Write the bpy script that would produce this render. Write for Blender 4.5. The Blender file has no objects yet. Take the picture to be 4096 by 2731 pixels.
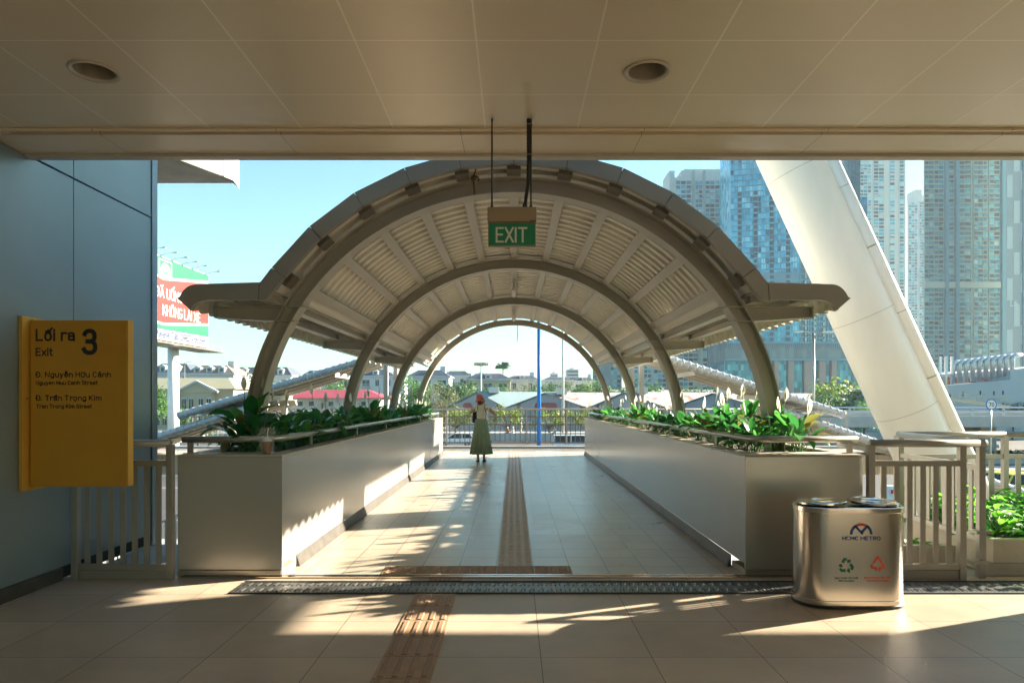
import bpy, math, random
from mathutils import Vector, Matrix
R = random.Random(7)
SC = bpy.context.scene
COL = SC.collection
rad = math.radians
F, CX, CY, H = 1571.0, 1180.0, 921.0, 1.381
G = -4.2                                    # street level

def PT(px, py, d):
    return Vector(((px-CX)*d/F, d, H+(CY-py)*d/F))
def X(px, d): return (px-CX)*d/F
def Z(py, d): return H+(CY-py)*d/F

# ------------------------------------------------------------------ meshes
class B:
    def __init__(s): s.v=[]; s.f=[]; s.m=[]
    def add(s, vs, fs, mi=0):
        n=len(s.v); s.v+= [Vector(p) for p in vs]
        s.f+= [tuple(i+n for i in f) for f in fs]; s.m+= [mi]*len(fs); return s
    def box(s,x0,x1,y0,y1,z0,z1,mi=0):
        if x0>x1:x0,x1=x1,x0
        if y0>y1:y0,y1=y1,y0
        if z0>z1:z0,z1=z1,z0
        return s.add([(x0,y0,z0),(x1,y0,z0),(x1,y1,z0),(x0,y1,z0),(x0,y0,z1),(x1,y0,z1),(x1,y1,z1),(x0,y1,z1)],
            [(0,3,2,1),(4,5,6,7),(0,1,5,4),(1,2,6,5),(2,3,7,6),(3,0,4,7)],mi)
    def obox(s, c, ax, ay, az, mi=0):       # oriented box: centre and three half vectors
        c,ax,ay,az=Vector(c),Vector(ax),Vector(ay),Vector(az)
        vs=[c-ax-ay-az,c+ax-ay-az,c+ax+ay-az,c-ax+ay-az,c-ax-ay+az,c+ax-ay+az,c+ax+ay+az,c-ax+ay+az]
        return s.add(vs,[(0,3,2,1),(4,5,6,7),(0,1,5,4),(1,2,6,5),(2,3,7,6),(3,0,4,7)],mi)
    def beam(s,a,b,w,h,up=(0,0,1),mi=0):    # box from a to b, w across, h along up
        a,b=Vector(a),Vector(b); d=(b-a); L=d.length; d.normalize()
        sd=d.cross(Vector(up)); sd.normalize(); u=sd.cross(d)
        return s.obox((a+b)/2,d*L/2,sd*w/2,u*h/2,mi)
    def prism(s, poly, fn0, fn1, mi=0):     # poly 2D, fn maps (a,b)->3D for both ends
        n=len(poly); vs=[fn0(*p) for p in poly]+[fn1(*p) for p in poly]
        fs=[tuple(range(n))[::-1],tuple(range(n,2*n))]+[(i,(i+1)%n,n+(i+1)%n,n+i) for i in range(n)]
        return s.add(vs,fs,mi)
    def py(s,poly,y0,y1,mi=0): return s.prism(poly,lambda a,b:(a,y0,b),lambda a,b:(a,y1,b),mi)
    def px(s,poly,x0,x1,mi=0): return s.prism(poly,lambda a,b:(x0,a,b),lambda a,b:(x1,a,b),mi)
    def pz(s,poly,z0,z1,mi=0): return s.prism(poly,lambda a,b:(a,b,z0),lambda a,b:(a,b,z1),mi)
    def tube(s, pts, r, n=10, mi=0, caps=True):
        pts=[Vector(p) for p in pts]; rs=r if isinstance(r,(list,tuple)) else [r]*len(pts)
        base=len(s.v); prev=None
        for i,p in enumerate(pts):
            if i==0: t=pts[1]-p
            elif i==len(pts)-1: t=p-pts[i-1]
            else: t=(pts[i+1]-p).normalized()+(p-pts[i-1]).normalized()
            t.normalize()
            if prev is None:
                u=Vector((0,0,1)) if abs(t.z)<.9 else Vector((1,0,0)); u=(u-t*u.dot(t)).normalized()
            else: u=(prev-t*prev.dot(t)).normalized()
            prev=u; w=t.cross(u)
            for k in range(n):
                a=2*math.pi*k/n; s.v.append(p+(u*math.cos(a)+w*math.sin(a))*rs[i])
        for i in range(len(pts)-1):
            for k in range(n):
                a=base+i*n+k; b=base+i*n+(k+1)%n
                s.f.append((a,b,b+n,a+n)); s.m.append(mi)
        if caps:
            s.f.append(tuple(base+k for k in range(n))[::-1]); s.m.append(mi)
            e=base+(len(pts)-1)*n
            s.f.append(tuple(e+k for k in range(n))); s.m.append(mi)
        return s
    def lathe(s, prof, c=(0,0,0), n=24, sx=1, sy=1, mi=0, caps=True):
        base=len(s.v); c=Vector(c)
        for (r,z) in prof:
            for k in range(n):
                a=2*math.pi*k/n; s.v.append(c+Vector((r*sx*math.cos(a),r*sy*math.sin(a),z)))
        for i in range(len(prof)-1):
            for k in range(n):
                a=base+i*n+k; b=base+i*n+(k+1)%n
                s.f.append((a,b,b+n,a+n)); s.m.append(mi)
        if caps:
            s.f.append(tuple(base+k for k in range(n))[::-1]); s.m.append(mi)
            e=base+(len(prof)-1)*n; s.f.append(tuple(e+k for k in range(n))); s.m.append(mi)
        return s
    def xf(s, M):
        s.v=[M@v for v in s.v]; return s
WL={}
def obj(name,b,mats,parent=None,smooth=False,bevel=0,auto=None):
    off=WL.get(parent.name,Vector()) if parent else Vector()
    me=bpy.data.meshes.new(name)
    me.from_pydata([tuple(v-off) for v in b.v],[],b.f)
    if not isinstance(mats,(list,tuple)): mats=[mats]
    for m in mats: me.materials.append(m)
    if len(mats)>1: me.polygons.foreach_set('material_index',b.m)
    if smooth: me.polygons.foreach_set('use_smooth',[True]*len(me.polygons))
    me.update()
    o=bpy.data.objects.new(name,me); COL.objects.link(o)
    if parent: o.parent=parent; WL[o.name]=off
    else: WL[o.name]=Vector()
    if auto:
        me.polygons.foreach_set('use_smooth',[True]*len(me.polygons)); me.set_sharp_from_angle(angle=rad(auto))
    if bevel:
        md=o.modifiers.new('bevel','BEVEL'); md.width=bevel; md.segments=2; md.limit_method='ANGLE'; md.angle_limit=rad(40)
    return o
def tag(o,label=None,cat=None,group=None,kind=None):
    if label: o['label']=label
    if cat: o['category']=cat
    if group: o['group']=group
    if kind: o['kind']=kind
    return o
def thing(name,label,cat,loc=(0,0,0),group=None):
    o=bpy.data.objects.new(name,None); COL.objects.link(o); o.location=loc; o.empty_display_size=.2
    WL[o.name]=Vector(loc); return tag(o,label,cat,group)
def copy(o,loc=None,rz=None,label=None,group=None,sc=None):
    def rec(a,par):
        c=a.copy(); COL.objects.link(c)
        if par: c.parent=par
        for ch in a.children: rec(ch,c)
        return c
    c=rec(o,None)
    if loc is not None: c.location=loc
    if rz is not None: c.rotation_euler=(0,0,rz)
    if sc is not None: c.scale=(sc,)*3 if not isinstance(sc,tuple) else sc
    if label: c['label']=label
    if group: c['group']=group
    return c

# ------------------------------------------------------------------ materials
def nt(name):
    m=bpy.data.materials.new(name); m.use_nodes=True; t=m.node_tree
    return m,t,t.nodes['Principled BSDF']
def nd(t,typ,**k):
    n=t.nodes.new(typ)
    for a,b in k.items():
        if a.startswith('i_'): n.inputs[int(a[2:]) if a[2:].isdigit() else a[2:]].default_value=b
        else: setattr(n,a,b)
    return n
def mth(t,op,a,b=None,c=None):
    n=t.nodes.new('ShaderNodeMath'); n.operation=op
    for i,v in enumerate((a,b,c)):
        if v is None: continue
        if isinstance(v,(int,float)): n.inputs[i].default_value=v
        else: t.links.new(v,n.inputs[i])
    return n.outputs[0]
def mixc(t,f,a,b,bt='MIX'):
    n=t.nodes.new('ShaderNodeMix'); n.data_type='RGBA'; n.blend_type=bt
    for i,v in ((0,f),(6,a),(7,b)):
        if isinstance(v,(int,float)): n.inputs[i].default_value=v
        elif isinstance(v,(tuple,list)): n.inputs[i].default_value=(*v[:3],1)
        else: t.links.new(v,n.inputs[i])
    return n.outputs[2]
def mat(name,col,rough=.5,metal=0,var=.08,vs=2.0,bump=0,bs=60,col2=None,thr=None,stretch=None,transl=0,coat=0,spec=.5,rvar=0,orand=0):
    m,t,p=nt(name)
    tc=nd(t,'ShaderNodeTexCoord'); src=tc.outputs['Object']
    if stretch:
        mp=nd(t,'ShaderNodeMapping'); mp.inputs['Scale'].default_value=stretch; t.links.new(src,mp.inputs[0]); src=mp.outputs[0]
    n=nd(t,'ShaderNodeTexNoise'); n.inputs['Scale'].default_value=vs; n.inputs['Detail'].default_value=6; n.inputs['Roughness'].default_value=.6
    t.links.new(src,n.inputs['Vector'])
    rp=nd(t,'ShaderNodeMapRange'); rp.inputs[1].default_value=.3; rp.inputs[2].default_value=.7
    if thr: rp.inputs[1].default_value,rp.inputs[2].default_value=thr
    t.links.new(n.outputs[0],rp.inputs[0])
    c2=col2 or tuple(min(1,c*(1+var)) for c in col); c1=col if col2 else tuple(c*(1-var) for c in col)
    cc=mixc(t,rp.outputs[0],c1,c2)
    if orand:
        oi=nd(t,'ShaderNodeObjectInfo'); vm=nd(t,'ShaderNodeVectorMath',operation='SCALE'); t.links.new(cc,vm.inputs[0]); t.links.new(mth(t,'MULTIPLY_ADD',oi.outputs['Random'],orand*2,1-orand),vm.inputs['Scale']); cc=vm.outputs[0]
    t.links.new(cc,p.inputs['Base Color'])
    p.inputs['Roughness'].default_value=rough; p.inputs['Metallic'].default_value=metal
    p.inputs['Specular IOR Level'].default_value=spec
    if rvar: t.links.new(mth(t,'MULTIPLY_ADD',rp.outputs[0],rvar,rough-rvar/2),p.inputs['Roughness'])
    if coat: p.inputs['Coat Weight'].default_value=coat; p.inputs['Coat Roughness'].default_value=.1
    if bump:
        n2=nd(t,'ShaderNodeTexNoise'); n2.inputs['Scale'].default_value=bs; n2.inputs['Detail'].default_value=3
        t.links.new(src,n2.inputs['Vector'])
        bp=nd(t,'ShaderNodeBump'); bp.inputs['Strength'].default_value=bump; bp.inputs['Distance'].default_value=.01
        t.links.new(n2.outputs[0],bp.inputs['Height']); t.links.new(bp.outputs[0],p.inputs['Normal'])
    if transl:
        tr=nd(t,'ShaderNodeBsdfTranslucent'); tr.inputs[0].default_value=(*[min(1,c*2.6) for c in c2],1)
        mx=nd(t,'ShaderNodeMixShader'); mx.inputs[0].default_value=transl
        t.links.new(p.outputs[0],mx.inputs[1]); t.links.new(tr.outputs[0],mx.inputs[2])
        t.links.new(mx.outputs[0],t.nodes['Material Output'].inputs[0])
    return m
def tilemat(name,sx,sy,ox,oy,lw,col,line,rough=.5,metal=0,tv=.05,var=.08,vs=1.5,bump=.1,bs=120,axes='XY',spec=.5,rn=.25):
    m,t,p=nt(name)
    g=nd(t,'ShaderNodeNewGeometry'); sp=nd(t,'ShaderNodeSeparateXYZ'); t.links.new(g.outputs['Position'],sp.inputs[0])
    A,Bo=sp.outputs['XYZ'.index(axes[0])],sp.outputs['XYZ'.index(axes[1])]
    u=mth(t,'DIVIDE',mth(t,'SUBTRACT',A,ox),sx); v=mth(t,'DIVIDE',mth(t,'SUBTRACT',Bo,oy),sy)
    du=mth(t,'MULTIPLY',mth(t,'PINGPONG',u,.5),sx); dv=mth(t,'MULTIPLY',mth(t,'PINGPONG',v,.5),sy)
    dm=mth(t,'MINIMUM',du,dv); ln=mth(t,'LESS_THAN',dm,lw)
    cb=nd(t,'ShaderNodeCombineXYZ'); t.links.new(mth(t,'FLOOR',u),cb.inputs[0]); t.links.new(mth(t,'FLOOR',v),cb.inputs[1])
    wn=nd(t,'ShaderNodeTexWhiteNoise'); t.links.new(cb.outputs[0],wn.inputs['Vector'])
    n=nd(t,'ShaderNodeTexNoise'); n.inputs['Scale'].default_value=vs; n.inputs['Detail'].default_value=8; n.inputs['Roughness'].default_value=.65
    t.links.new(g.outputs['Position'],n.inputs['Vector'])
    k=mth(t,'ADD',mth(t,'MULTIPLY_ADD',wn.outputs[0],tv*2,1-tv),mth(t,'MULTIPLY_ADD',n.outputs[0],var*4,-var*2))
    vm=nd(t,'ShaderNodeVectorMath',operation='SCALE'); vm.inputs[0].default_value=col; t.links.new(k,vm.inputs['Scale'])
    t.links.new(mixc(t,ln,vm.outputs[0],line),p.inputs['Base Color'])
    p.inputs['Metallic'].default_value=metal; p.inputs['Specular IOR Level'].default_value=spec
    t.links.new(mth(t,'MULTIPLY_ADD',n.outputs[0],rn,rough-rn/2),p.inputs['Roughness'])
    hgt=mth(t,'MULTIPLY',mth(t,'LESS_THAN',dm,lw*1.5),-1.0)
    n2=nd(t,'ShaderNodeTexNoise'); n2.inputs['Scale'].default_value=bs; n2.inputs['Detail'].default_value=2; t.links.new(g.outputs['Position'],n2.inputs['Vector'])
    hh=mth(t,'MULTIPLY_ADD',n2.outputs[0],bump,hgt)
    bp=nd(t,'ShaderNodeBump'); bp.inputs['Strength'].default_value=.35; bp.inputs['Distance'].default_value=.004
    t.links.new(hh,bp.inputs['Height']); t.links.new(bp.outputs[0],p.inputs['Normal'])
    return m
def glassgrid(name,sx,sz,cols,rough=.15,metal=.5):
    """curtain wall: panes of slightly different tint"""
    m,t,p=nt(name)
    tc=nd(t,'ShaderNodeTexCoord'); sp=nd(t,'ShaderNodeSeparateXYZ'); t.links.new(tc.outputs['Object'],sp.inputs[0])
    cb=nd(t,'ShaderNodeCombineXYZ')
    t.links.new(mth(t,'FLOOR',mth(t,'DIVIDE',mth(t,'ADD',sp.outputs[0],sp.outputs[1]),sx)),cb.inputs[0])
    t.links.new(mth(t,'FLOOR',mth(t,'DIVIDE',sp.outputs[2],sz)),cb.inputs[1])
    wn=nd(t,'ShaderNodeTexWhiteNoise'); t.links.new(cb.outputs[0],wn.inputs['Vector'])
    cr=nd(t,'ShaderNodeValToRGB'); cr.color_ramp.interpolation='CONSTANT'
    e=cr.color_ramp.elements
    while len(e)<len(cols): e.new(.5)
    for i,(pos,c) in enumerate(cols): e[i].position=pos; e[i].color=(*c,1)
    t.links.new(wn.outputs[0],cr.inputs[0]); t.links.new(cr.outputs[0],p.inputs['Base Color'])
    p.inputs['Roughness'].default_value=rough; p.inputs['Metallic'].default_value=metal
    return m
def clearmat(name,col=(1,1,1),alpha=.25,rough=.1):
    m,t,p=nt(name)
    p.inputs['Base Color'].default_value=(*col,1); p.inputs['Roughness'].default_value=rough; p.inputs['Alpha'].default_value=alpha
    return m

beige=(.50,.45,.375)
m_arch=mat('painted_steel',(.47,.445,.395),.42,0,.05,1.2,.05,200)
m_beam=mat('painted_steel_beam',(.52,.49,.43),.40,0,.05,1.2,.05,200)
m_sheet=mat('corrugated_sheet',(.80,.77,.69),.42,.0,.10,1.6,.03,90,stretch=(1,.25,1))
m_fascia=mat('fascia_panel',(.32,.30,.27),.42,.2,.06,2,.04,200)
m_planter=mat('planter_panel',(.45,.44,.415),.24,.4,.02,1.2)
m_rim=mat('planter_rim',(.46,.41,.33),.6,0,.12,6,.15,120)
m_kerb=mat('dark_skirting',(.07,.065,.06),.5,.0,.3,8,.2,40)
m_rail=mat('rail_steel',(.40,.37,.32),.28,.65,.06,3,.03,200)
m_railp=mat('rail_painted',(.36,.345,.315),.33,.35,.05,3,.03,200)
m_wall=mat('wall_panel',(.235,.295,.32),.36,.25,.10,.8,.02,30,rvar=.1)
m_trim=mat('wall_trim',(.24,.29,.34),.35,.5,.06,3)
m_black=mat('black_rubber',(.02,.02,.02),.5,0,.2,20)
m_dark=mat('dark_gap',(.03,.028,.025),.7)
m_floor=tilemat('floor_tiles',.6,.6,.146,4.295,.0022,(.50,.415,.32),(.10,.085,.07),.44,0,.07,.19,1.6,.9,150,spec=.45)
m_walk=tilemat('walkway_tiles',.306,.333,.157,5.717,.0045,(.52,.45,.36),(.21,.18,.15),.31,0,.08,.16,1.7,.5,140,spec=.6)
m_ceil=tilemat('ceiling_panels',.6,.6,-.185,3.378,.0045,(.80,.71,.56),(.97,.90,.76),.30,.12,.025,.02,.6,.2,500,rn=.03)
m_soff=tilemat('soffit_panels',1.2,3,-.35,3,.002,(.76,.66,.50),(.3,.24,.18),.32,.0,.01,.03,.8,.1,200,rn=.05)
m_tact=mat('tactile_terracotta',(.42,.27,.165),.6,0,.12,7,.2,120)
m_tactr=mat('tactile_raised',(.34,.22,.14),.6,0,.15,9,.2,120)
m_tactw=mat('tactile_grey',(.56,.51,.44),.55,0,.1,7,.1,120)
m_steel=mat('brushed_steel',(.58,.54,.48),.22,1,.06,3,.02,150,stretch=(1,1,.05),rvar=.08)
m_chrome=mat('polished_steel',(.68,.65,.6),.1,1,.04,3)
m_grate=mat('grate_steel',(.22,.23,.23),.42,.8,.15,6,.1,60)
m_yel=mat('sign_yellow',(.60,.31,.03),.5,0,.04,4,.03,200)
m_yel2=mat('sign_yellow_edge',(.66,.37,.06),.45,0,.04,4)
m_ink=mat('black_ink',(.015,.015,.018),.5,0,.0)
m_green=mat('exit_green',(.0,.23,.115),.35,0,.05,3)
m_white=mat('white_paint',(.80,.79,.76),.45,0,.04,3)
m_exitw=mat('sign_white',(.62,.72,.68),.4,0,.02)
m_brown=mat('sign_housing',(.33,.265,.19),.45,.1,.05,3)
m_soil=mat('soil',(.06,.045,.03),.9,0,.4,25,.6,60)
m_leaf=mat('lily_leaf',(.016,.10,.028),.27,0,.3,6,col2=(.035,.17,.04),transl=.2,spec=.6,orand=.35)
m_leaf2=mat('lily_leaf_bright',(.03,.16,.03),.32,0,.3,6,col2=(.06,.22,.04),transl=.3,orand=.3)
m_leafd=mat('lily_leaf_dry',(.25,.16,.05),.5,0,.3,9,col2=(.12,.13,.03),transl=.3)
m_stem=mat('lily_stem',(.06,.17,.04),.5,0,.2,9)
m_spathe=mat('lily_spathe',(.72,.70,.52),.5,0,.1,9,transl=.35)
m_spadix=mat('lily_spadix',(.55,.5,.25),.7)
m_column=mat('column_white',(.80,.775,.71),.38,0,.06,1.4,.03,20,stretch=(1.2,1.2,.25),rvar=.15)
m_conc=mat('concrete',(.36,.33,.29),.8,0,.22,1.4,.35,12)
m_concl=mat('concrete_light',(.42,.41,.38),.75,0,.15,.5,.2,5)
m_asph=mat('asphalt',(.055,.056,.058),.8,0,.15,.2,.1,3)
m_ground=mat('ground_earth',(.13,.135,.105),.9,0,.35,.03,col2=(.22,.20,.165))
m_lane=mat('lane_paint',(.6,.6,.58),.7)
m_refl=mat('downlight_reflector',(.42,.38,.31),.3,.3,.05,3)
m_cleat=mat('cleat_dark',(.13,.115,.095),.5)
m_bar=mat('dark_rail_paint',(.15,.125,.10),.45,0,.05,3)
HAZE=0.00013
# ------------------------------------------------------------------ monoline lettering
def _el(cx,cy,rx,ry,a0,a1,n=None):
    n=n or max(4,int(abs(a1-a0)/18)); P=[]
    for i in range(n+1):
        a=rad(a0+(a1-a0)*i/n); c,s=math.cos(a),math.sin(a); e=.82
        P.append((cx+rx*math.copysign(abs(c)**e,c),cy+ry*math.copysign(abs(s)**e,s)))
    return P
def _glyphs():
    g={}; w=.52; x=.70; v=.44
    g['A']=(.60,[[(0,0),(.3,1),(.6,0)],[(.10,.30),(.50,.30)]])
    g['B']=(w,[[(.30,.53),(0,.53),(0,1),(.28,1)]+_el(.28,.765,.20,.235,90,-90)[1:],[(0,.53),(0,0),(.30,0)]+_el(.30,.265,.22,.265,-90,90)[1:]])
    g['C']=(w,[_el(.27,.5,.27,.5,42,318)])
    g['D']=(w,[[(.0,0),(0,1),(.22,1)]+_el(.22,.5,.32,.5,90,-90)[1:]+[(0,0)]])
    g['Đ']=(w,g['D'][1]+[[(-.12,.5),(.22,.5)]])
    g['E']=(.46,[[(.46,1),(0,1),(0,0),(.46,0)],[(0,.52),(.40,.52)]])
    g['G']=(w,[_el(.27,.5,.27,.5,42,330)+[(.54,.45),(.30,.45)]])
    g['H']=(.54,[[(0,0),(0,1)],[(.54,0),(.54,1)],[(0,.52),(.54,.52)]])
    g['I']=(.0,[[(0,0),(0,1)]])
    g['K']=(.52,[[(0,0),(0,1)],[(.50,1),(.0,.40)],[(.16,.58),(.53,0)]])
    g['L']=(.42,[[(0,1),(0,0),(.42,0)]])
    g['M']=(.68,[[(0,0),(0,1),(.34,.35),(.68,1),(.68,0)]])
    g['N']=(.56,[[(0,0),(0,1),(.56,0),(.56,1)]])
    g['O']=(.56,[_el(.28,.5,.28,.5,90,450,24)])
    g['P']=(.5,[[(0,0),(0,1),(.26,1)]+_el(.26,.73,.24,.27,90,-90)[1:]+[(0,.46)]])
    g['R']=(.52,[[(0,0),(0,1),(.26,1)]+_el(.26,.75,.24,.25,90,-90)[1:]+[(0,.50)],[(.26,.5),(.52,0)]])
    g['S']=(.48,[_el(.24,.755,.24,.245,35,250)+_el(.24,.255,.25,.255,75,-145)[1:]])
    g['T']=(.54,[[(0,1),(.54,1)],[(.27,1),(.27,0)]])
    g['U']=(.54,[[(0,1),(0,.27)]+_el(.27,.27,.27,.27,180,360)[1:]+[(.54,1)]])
    g['Ư']=(.60,g['U'][1]+[[(.54,.86),(.63,.90),(.66,1.04)]])
    g['X']=(.54,[[(0,0),(.54,1)],[(0,1),(.54,0)]])
    g['Y']=(.56,[[(0,1),(.28,.46),(.56,1)],[(.28,.46),(.28,0)]])
    g['Ơ']=(.62,g['O'][1]+[[(.50,.88),(.62,.92),(.66,1.06)]])
    g['3']=(.46,[_el(.22,.76,.21,.24,160,-88)+[(.14,.52)],[(.14,.52)]+_el(.22,.26,.24,.26,88,-160)])
    g['0']=(.46,[_el(.23,.5,.23,.5,90,450,24)]); g['8']=(.46,[_el(.23,.76,.20,.24,90,450,20),_el(.23,.26,.23,.26,90,450,20)])
    g['9']=(.46,[_el(.23,.70,.23,.30,0,360,20),[(.46,.70),(.44,.42),(.20,0)]]); g['6']=(.46,[_el(.23,.30,.23,.30,0,360,20),[(0,.30),(.03,.58),(.27,1)]])
    g['2']=(.46,[_el(.23,.75,.22,.25,165,-20)+[(.0,0),(.46,0)]]); g['4']=(.5,[[(.30,1),(0,.25),(.5,.25)],[(.36,.50),(.36,0)]])
    g['5']=(.46,[[(.42,1),(.06,1),(.02,.56)]+_el(.22,.32,.24,.32,115,-150)]); g['7']=(.46,[[(0,1),(.46,1),(.14,0)]])
    g['.']=(.0,[[(0,0),(0,.06)]]); g[':']=(0,[[(0,.05),(0,.11)],[(0,.55),(0,.61)]]); g['-']=(.28,[[(0,.45),(.28,.45)]])
    o=_el(v/2,x/2,v/2,x/2,90,450,20)
    g['o']=(v,[o]); g['a']=(v,[_el(.21,.66*x,.20,.34*x,160,0,8)+[(.42,0)],_el(.20,.30*x,.20,.27*x,60,320)])
    g['c']=(v,[_el(v/2,x/2,v/2,x/2,45,315)]); g['e']=(v,[[(.01,x*.52),(v,x*.52)]+_el(v/2,x/2,v/2,x/2,10,320)])
    g['g']=(v,[_el(v/2,x/2,v/2,x/2,30,330,16),[(v,x),(v,-.05)]+_el(v/2,-.05,v/2,.20,0,-150)[1:]])
    g['h']=(v,[[(0,0),(0,1)],[(0,x*.62)]+_el(v/2,x*.66,v/2,x*.34,170,0,8)+[(v,0)]]); g['n']=(v,[[(0,0),(0,x)],[(0,x*.62)]+_el(v/2,x*.66,v/2,x*.34,170,0,8)+[(v,0)]])
    g['m']=(.72,[[(0,0),(0,x)],[(0,x*.6)]+_el(.18,x*.7,.18,x*.3,170,0,8)+[(.36,0)],[(.36,x*.6)]+_el(.54,x*.7,.18,x*.3,170,0,8)+[(.72,0)]])
    g['i']=(0,[[(0,0),(0,x)],[(0,.93),(0,1.0)]]); g['ı']=(0,[[(0,0),(0,x)]]); g['l']=(.10,[[(0,1),(0,.12),(.03,.02),(.12,0)]]) 
    g['r']=(.28,[[(0,0),(0,x)],[(0,x*.6)]+_el(.24,x*.62,.24,x*.38,165,65,6)]); g['s']=(.38,[_el(.19,x*.76,.18,x*.24,35,240,10)+_el(.19,x*.26,.20,x*.26,70,-145,10)[1:]])
    g['t']=(.24,[[(.06,.95),(.06,.14)]+_el(.2,.14,.14,.14,180,280,4)[1:],[(-.05,x),(.24,x)]]); g['u']=(v,[[(0,x),(0,x*.34)]+_el(v/2,x*.34,v/2,x*.34,180,360,8)[1:],[(v,x),(v,0)]])
    g['ư']=(.5,g['u'][1]+[[(v,x*.85),(v+.09,x*.9),(v+.11,x+.10)]]); g['x']=(.42,[[(0,0),(.42,x)],[(0,x),(.42,0)]]); g['y']=(.44,[[(0,x),(.23,.0)],[(.44,x),(.16,-.25),(.02,-.27)]])
    def dia(base,*marks):
        wd,st=g[base]; up=base.isupper(); top=1.0 if up else x; c=wd/2; 
        if base in 'Ưư': c=.24
        st=list(st); y=top+.17
        for m in marks:
            if m=='^': st.append([(c-.15,y-.05),(c,y+.06),(c+.15,y-.05)])
            if m=='~': st.append([(c-.17,y),(c-.08,y+.08),(c+.06,y),(c+.17,y+.09)])
            if m=='/': st.append([(c-.04,y-.02),(c+.10,y+.14)])
            if m=='\\': st.append([(c+.04,y-.02),(c-.10,y+.14)])
            if m=='?': st.append([(c-.08,y+.10),(c,y+.17),(c+.08,y+.10),(c,y+.02),(c,y-.02)])
            if m=='.': st.append([(c,-.20),(c,-.13)])
            if m=='/2': st.append([(c+.17,y+.14),(c+.29,y+.27)])
            if m=='\\2': st.append([(c+.27,y+.08),(c+.14,y+.20)])
            if m=='~2': st.append([(c-.15,y+.22),(c-.07,y+.29),(c+.05,y+.22),(c+.15,y+.30)])
        return (wd,st)
    for ch,bs,ms in (('ố','o',('^','/2')),('ễ','e',('^','~2')),('ữ','ư',('~',)),('ả','a',('?',)),('ầ','a',('^','\\2')),('ọ','o',('.',)),('Ã','A',('~',)),('Ố','O',('^','/2')),('Ô','O',('^',)),('Ợ','Ơ',('.',)),('Á','A',('/',)),('Ả','A',('?',)),('Ế','E',('^','/2'))): g[ch]=dia(bs,*ms)
    return g
GL=_glyphs()
def text(name,s,origin,u,v,width,cap,mt,parent,ext=.0008,off=.0,center=False,keep=False):
    th=(.115+off*2.6)*cap; gap=.20+off*2.6
    adv=0; items=[]
    for i,ch in enumerate(s):
        if ch==' ': adv+=.30; continue
        wd,st=GL[ch]; items.append((adv,st)); adv+=wd+gap+(.04 if wd<.05 else 0)
    total=adv-gap; kx=(width-th)/total
    u,v=Vector(u).normalized(),Vector(v).normalized(); n=u.cross(v); O=Vector(origin)-(u*width/2 if center else Vector())
    b=B(); k=0; ky=cap-th
    for a,sts in items:
        for st in sts:
            P=[Vector((th/2+(a+x)*kx,th/2+y*ky)) for x,y in st]; Q=[P[0]]
            for p in P[1:]:
                if (p-Q[-1]).length>1e-5: Q.append(p)
            P=Q; closed=(P[0]-P[-1]).length<1e-4 and len(P)>3; m=len(P); k+=1; e=ext+(k%5)*cap*.004; vs=[]
            for i,p in enumerate(P):
                d0=(p-P[i-1]).normalized() if i>0 else None; d1=(P[i+1]-p).normalized() if i<m-1 else None
                if closed and i in (0,m-1): d0,d1=(P[-1]-P[-2]).normalized(),(P[1]-P[0]).normalized()
                d0=d0 or d1; d1=d1 or d0
                t=(d0+d1); t=t.normalized() if t.length>1e-6 else d1; nn=Vector((-t.y,t.x)); c=max(.45,nn.dot(Vector((-d0.y,d0.x)))); q=p
                if not closed and i==0: q=p-d1*th*.5
                if not closed and i==m-1: q=p+d0*th*.5
                for sg in (1,-1): w2=q+nn*(sg*th/2/c); vs.append(O+u*w2.x+v*w2.y+n*e)
            b.add(vs,[(2*i,2*i+1,2*i+3,2*i+2) for i in range(m-1)])
    return obj(name,b,mt,parent)
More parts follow.
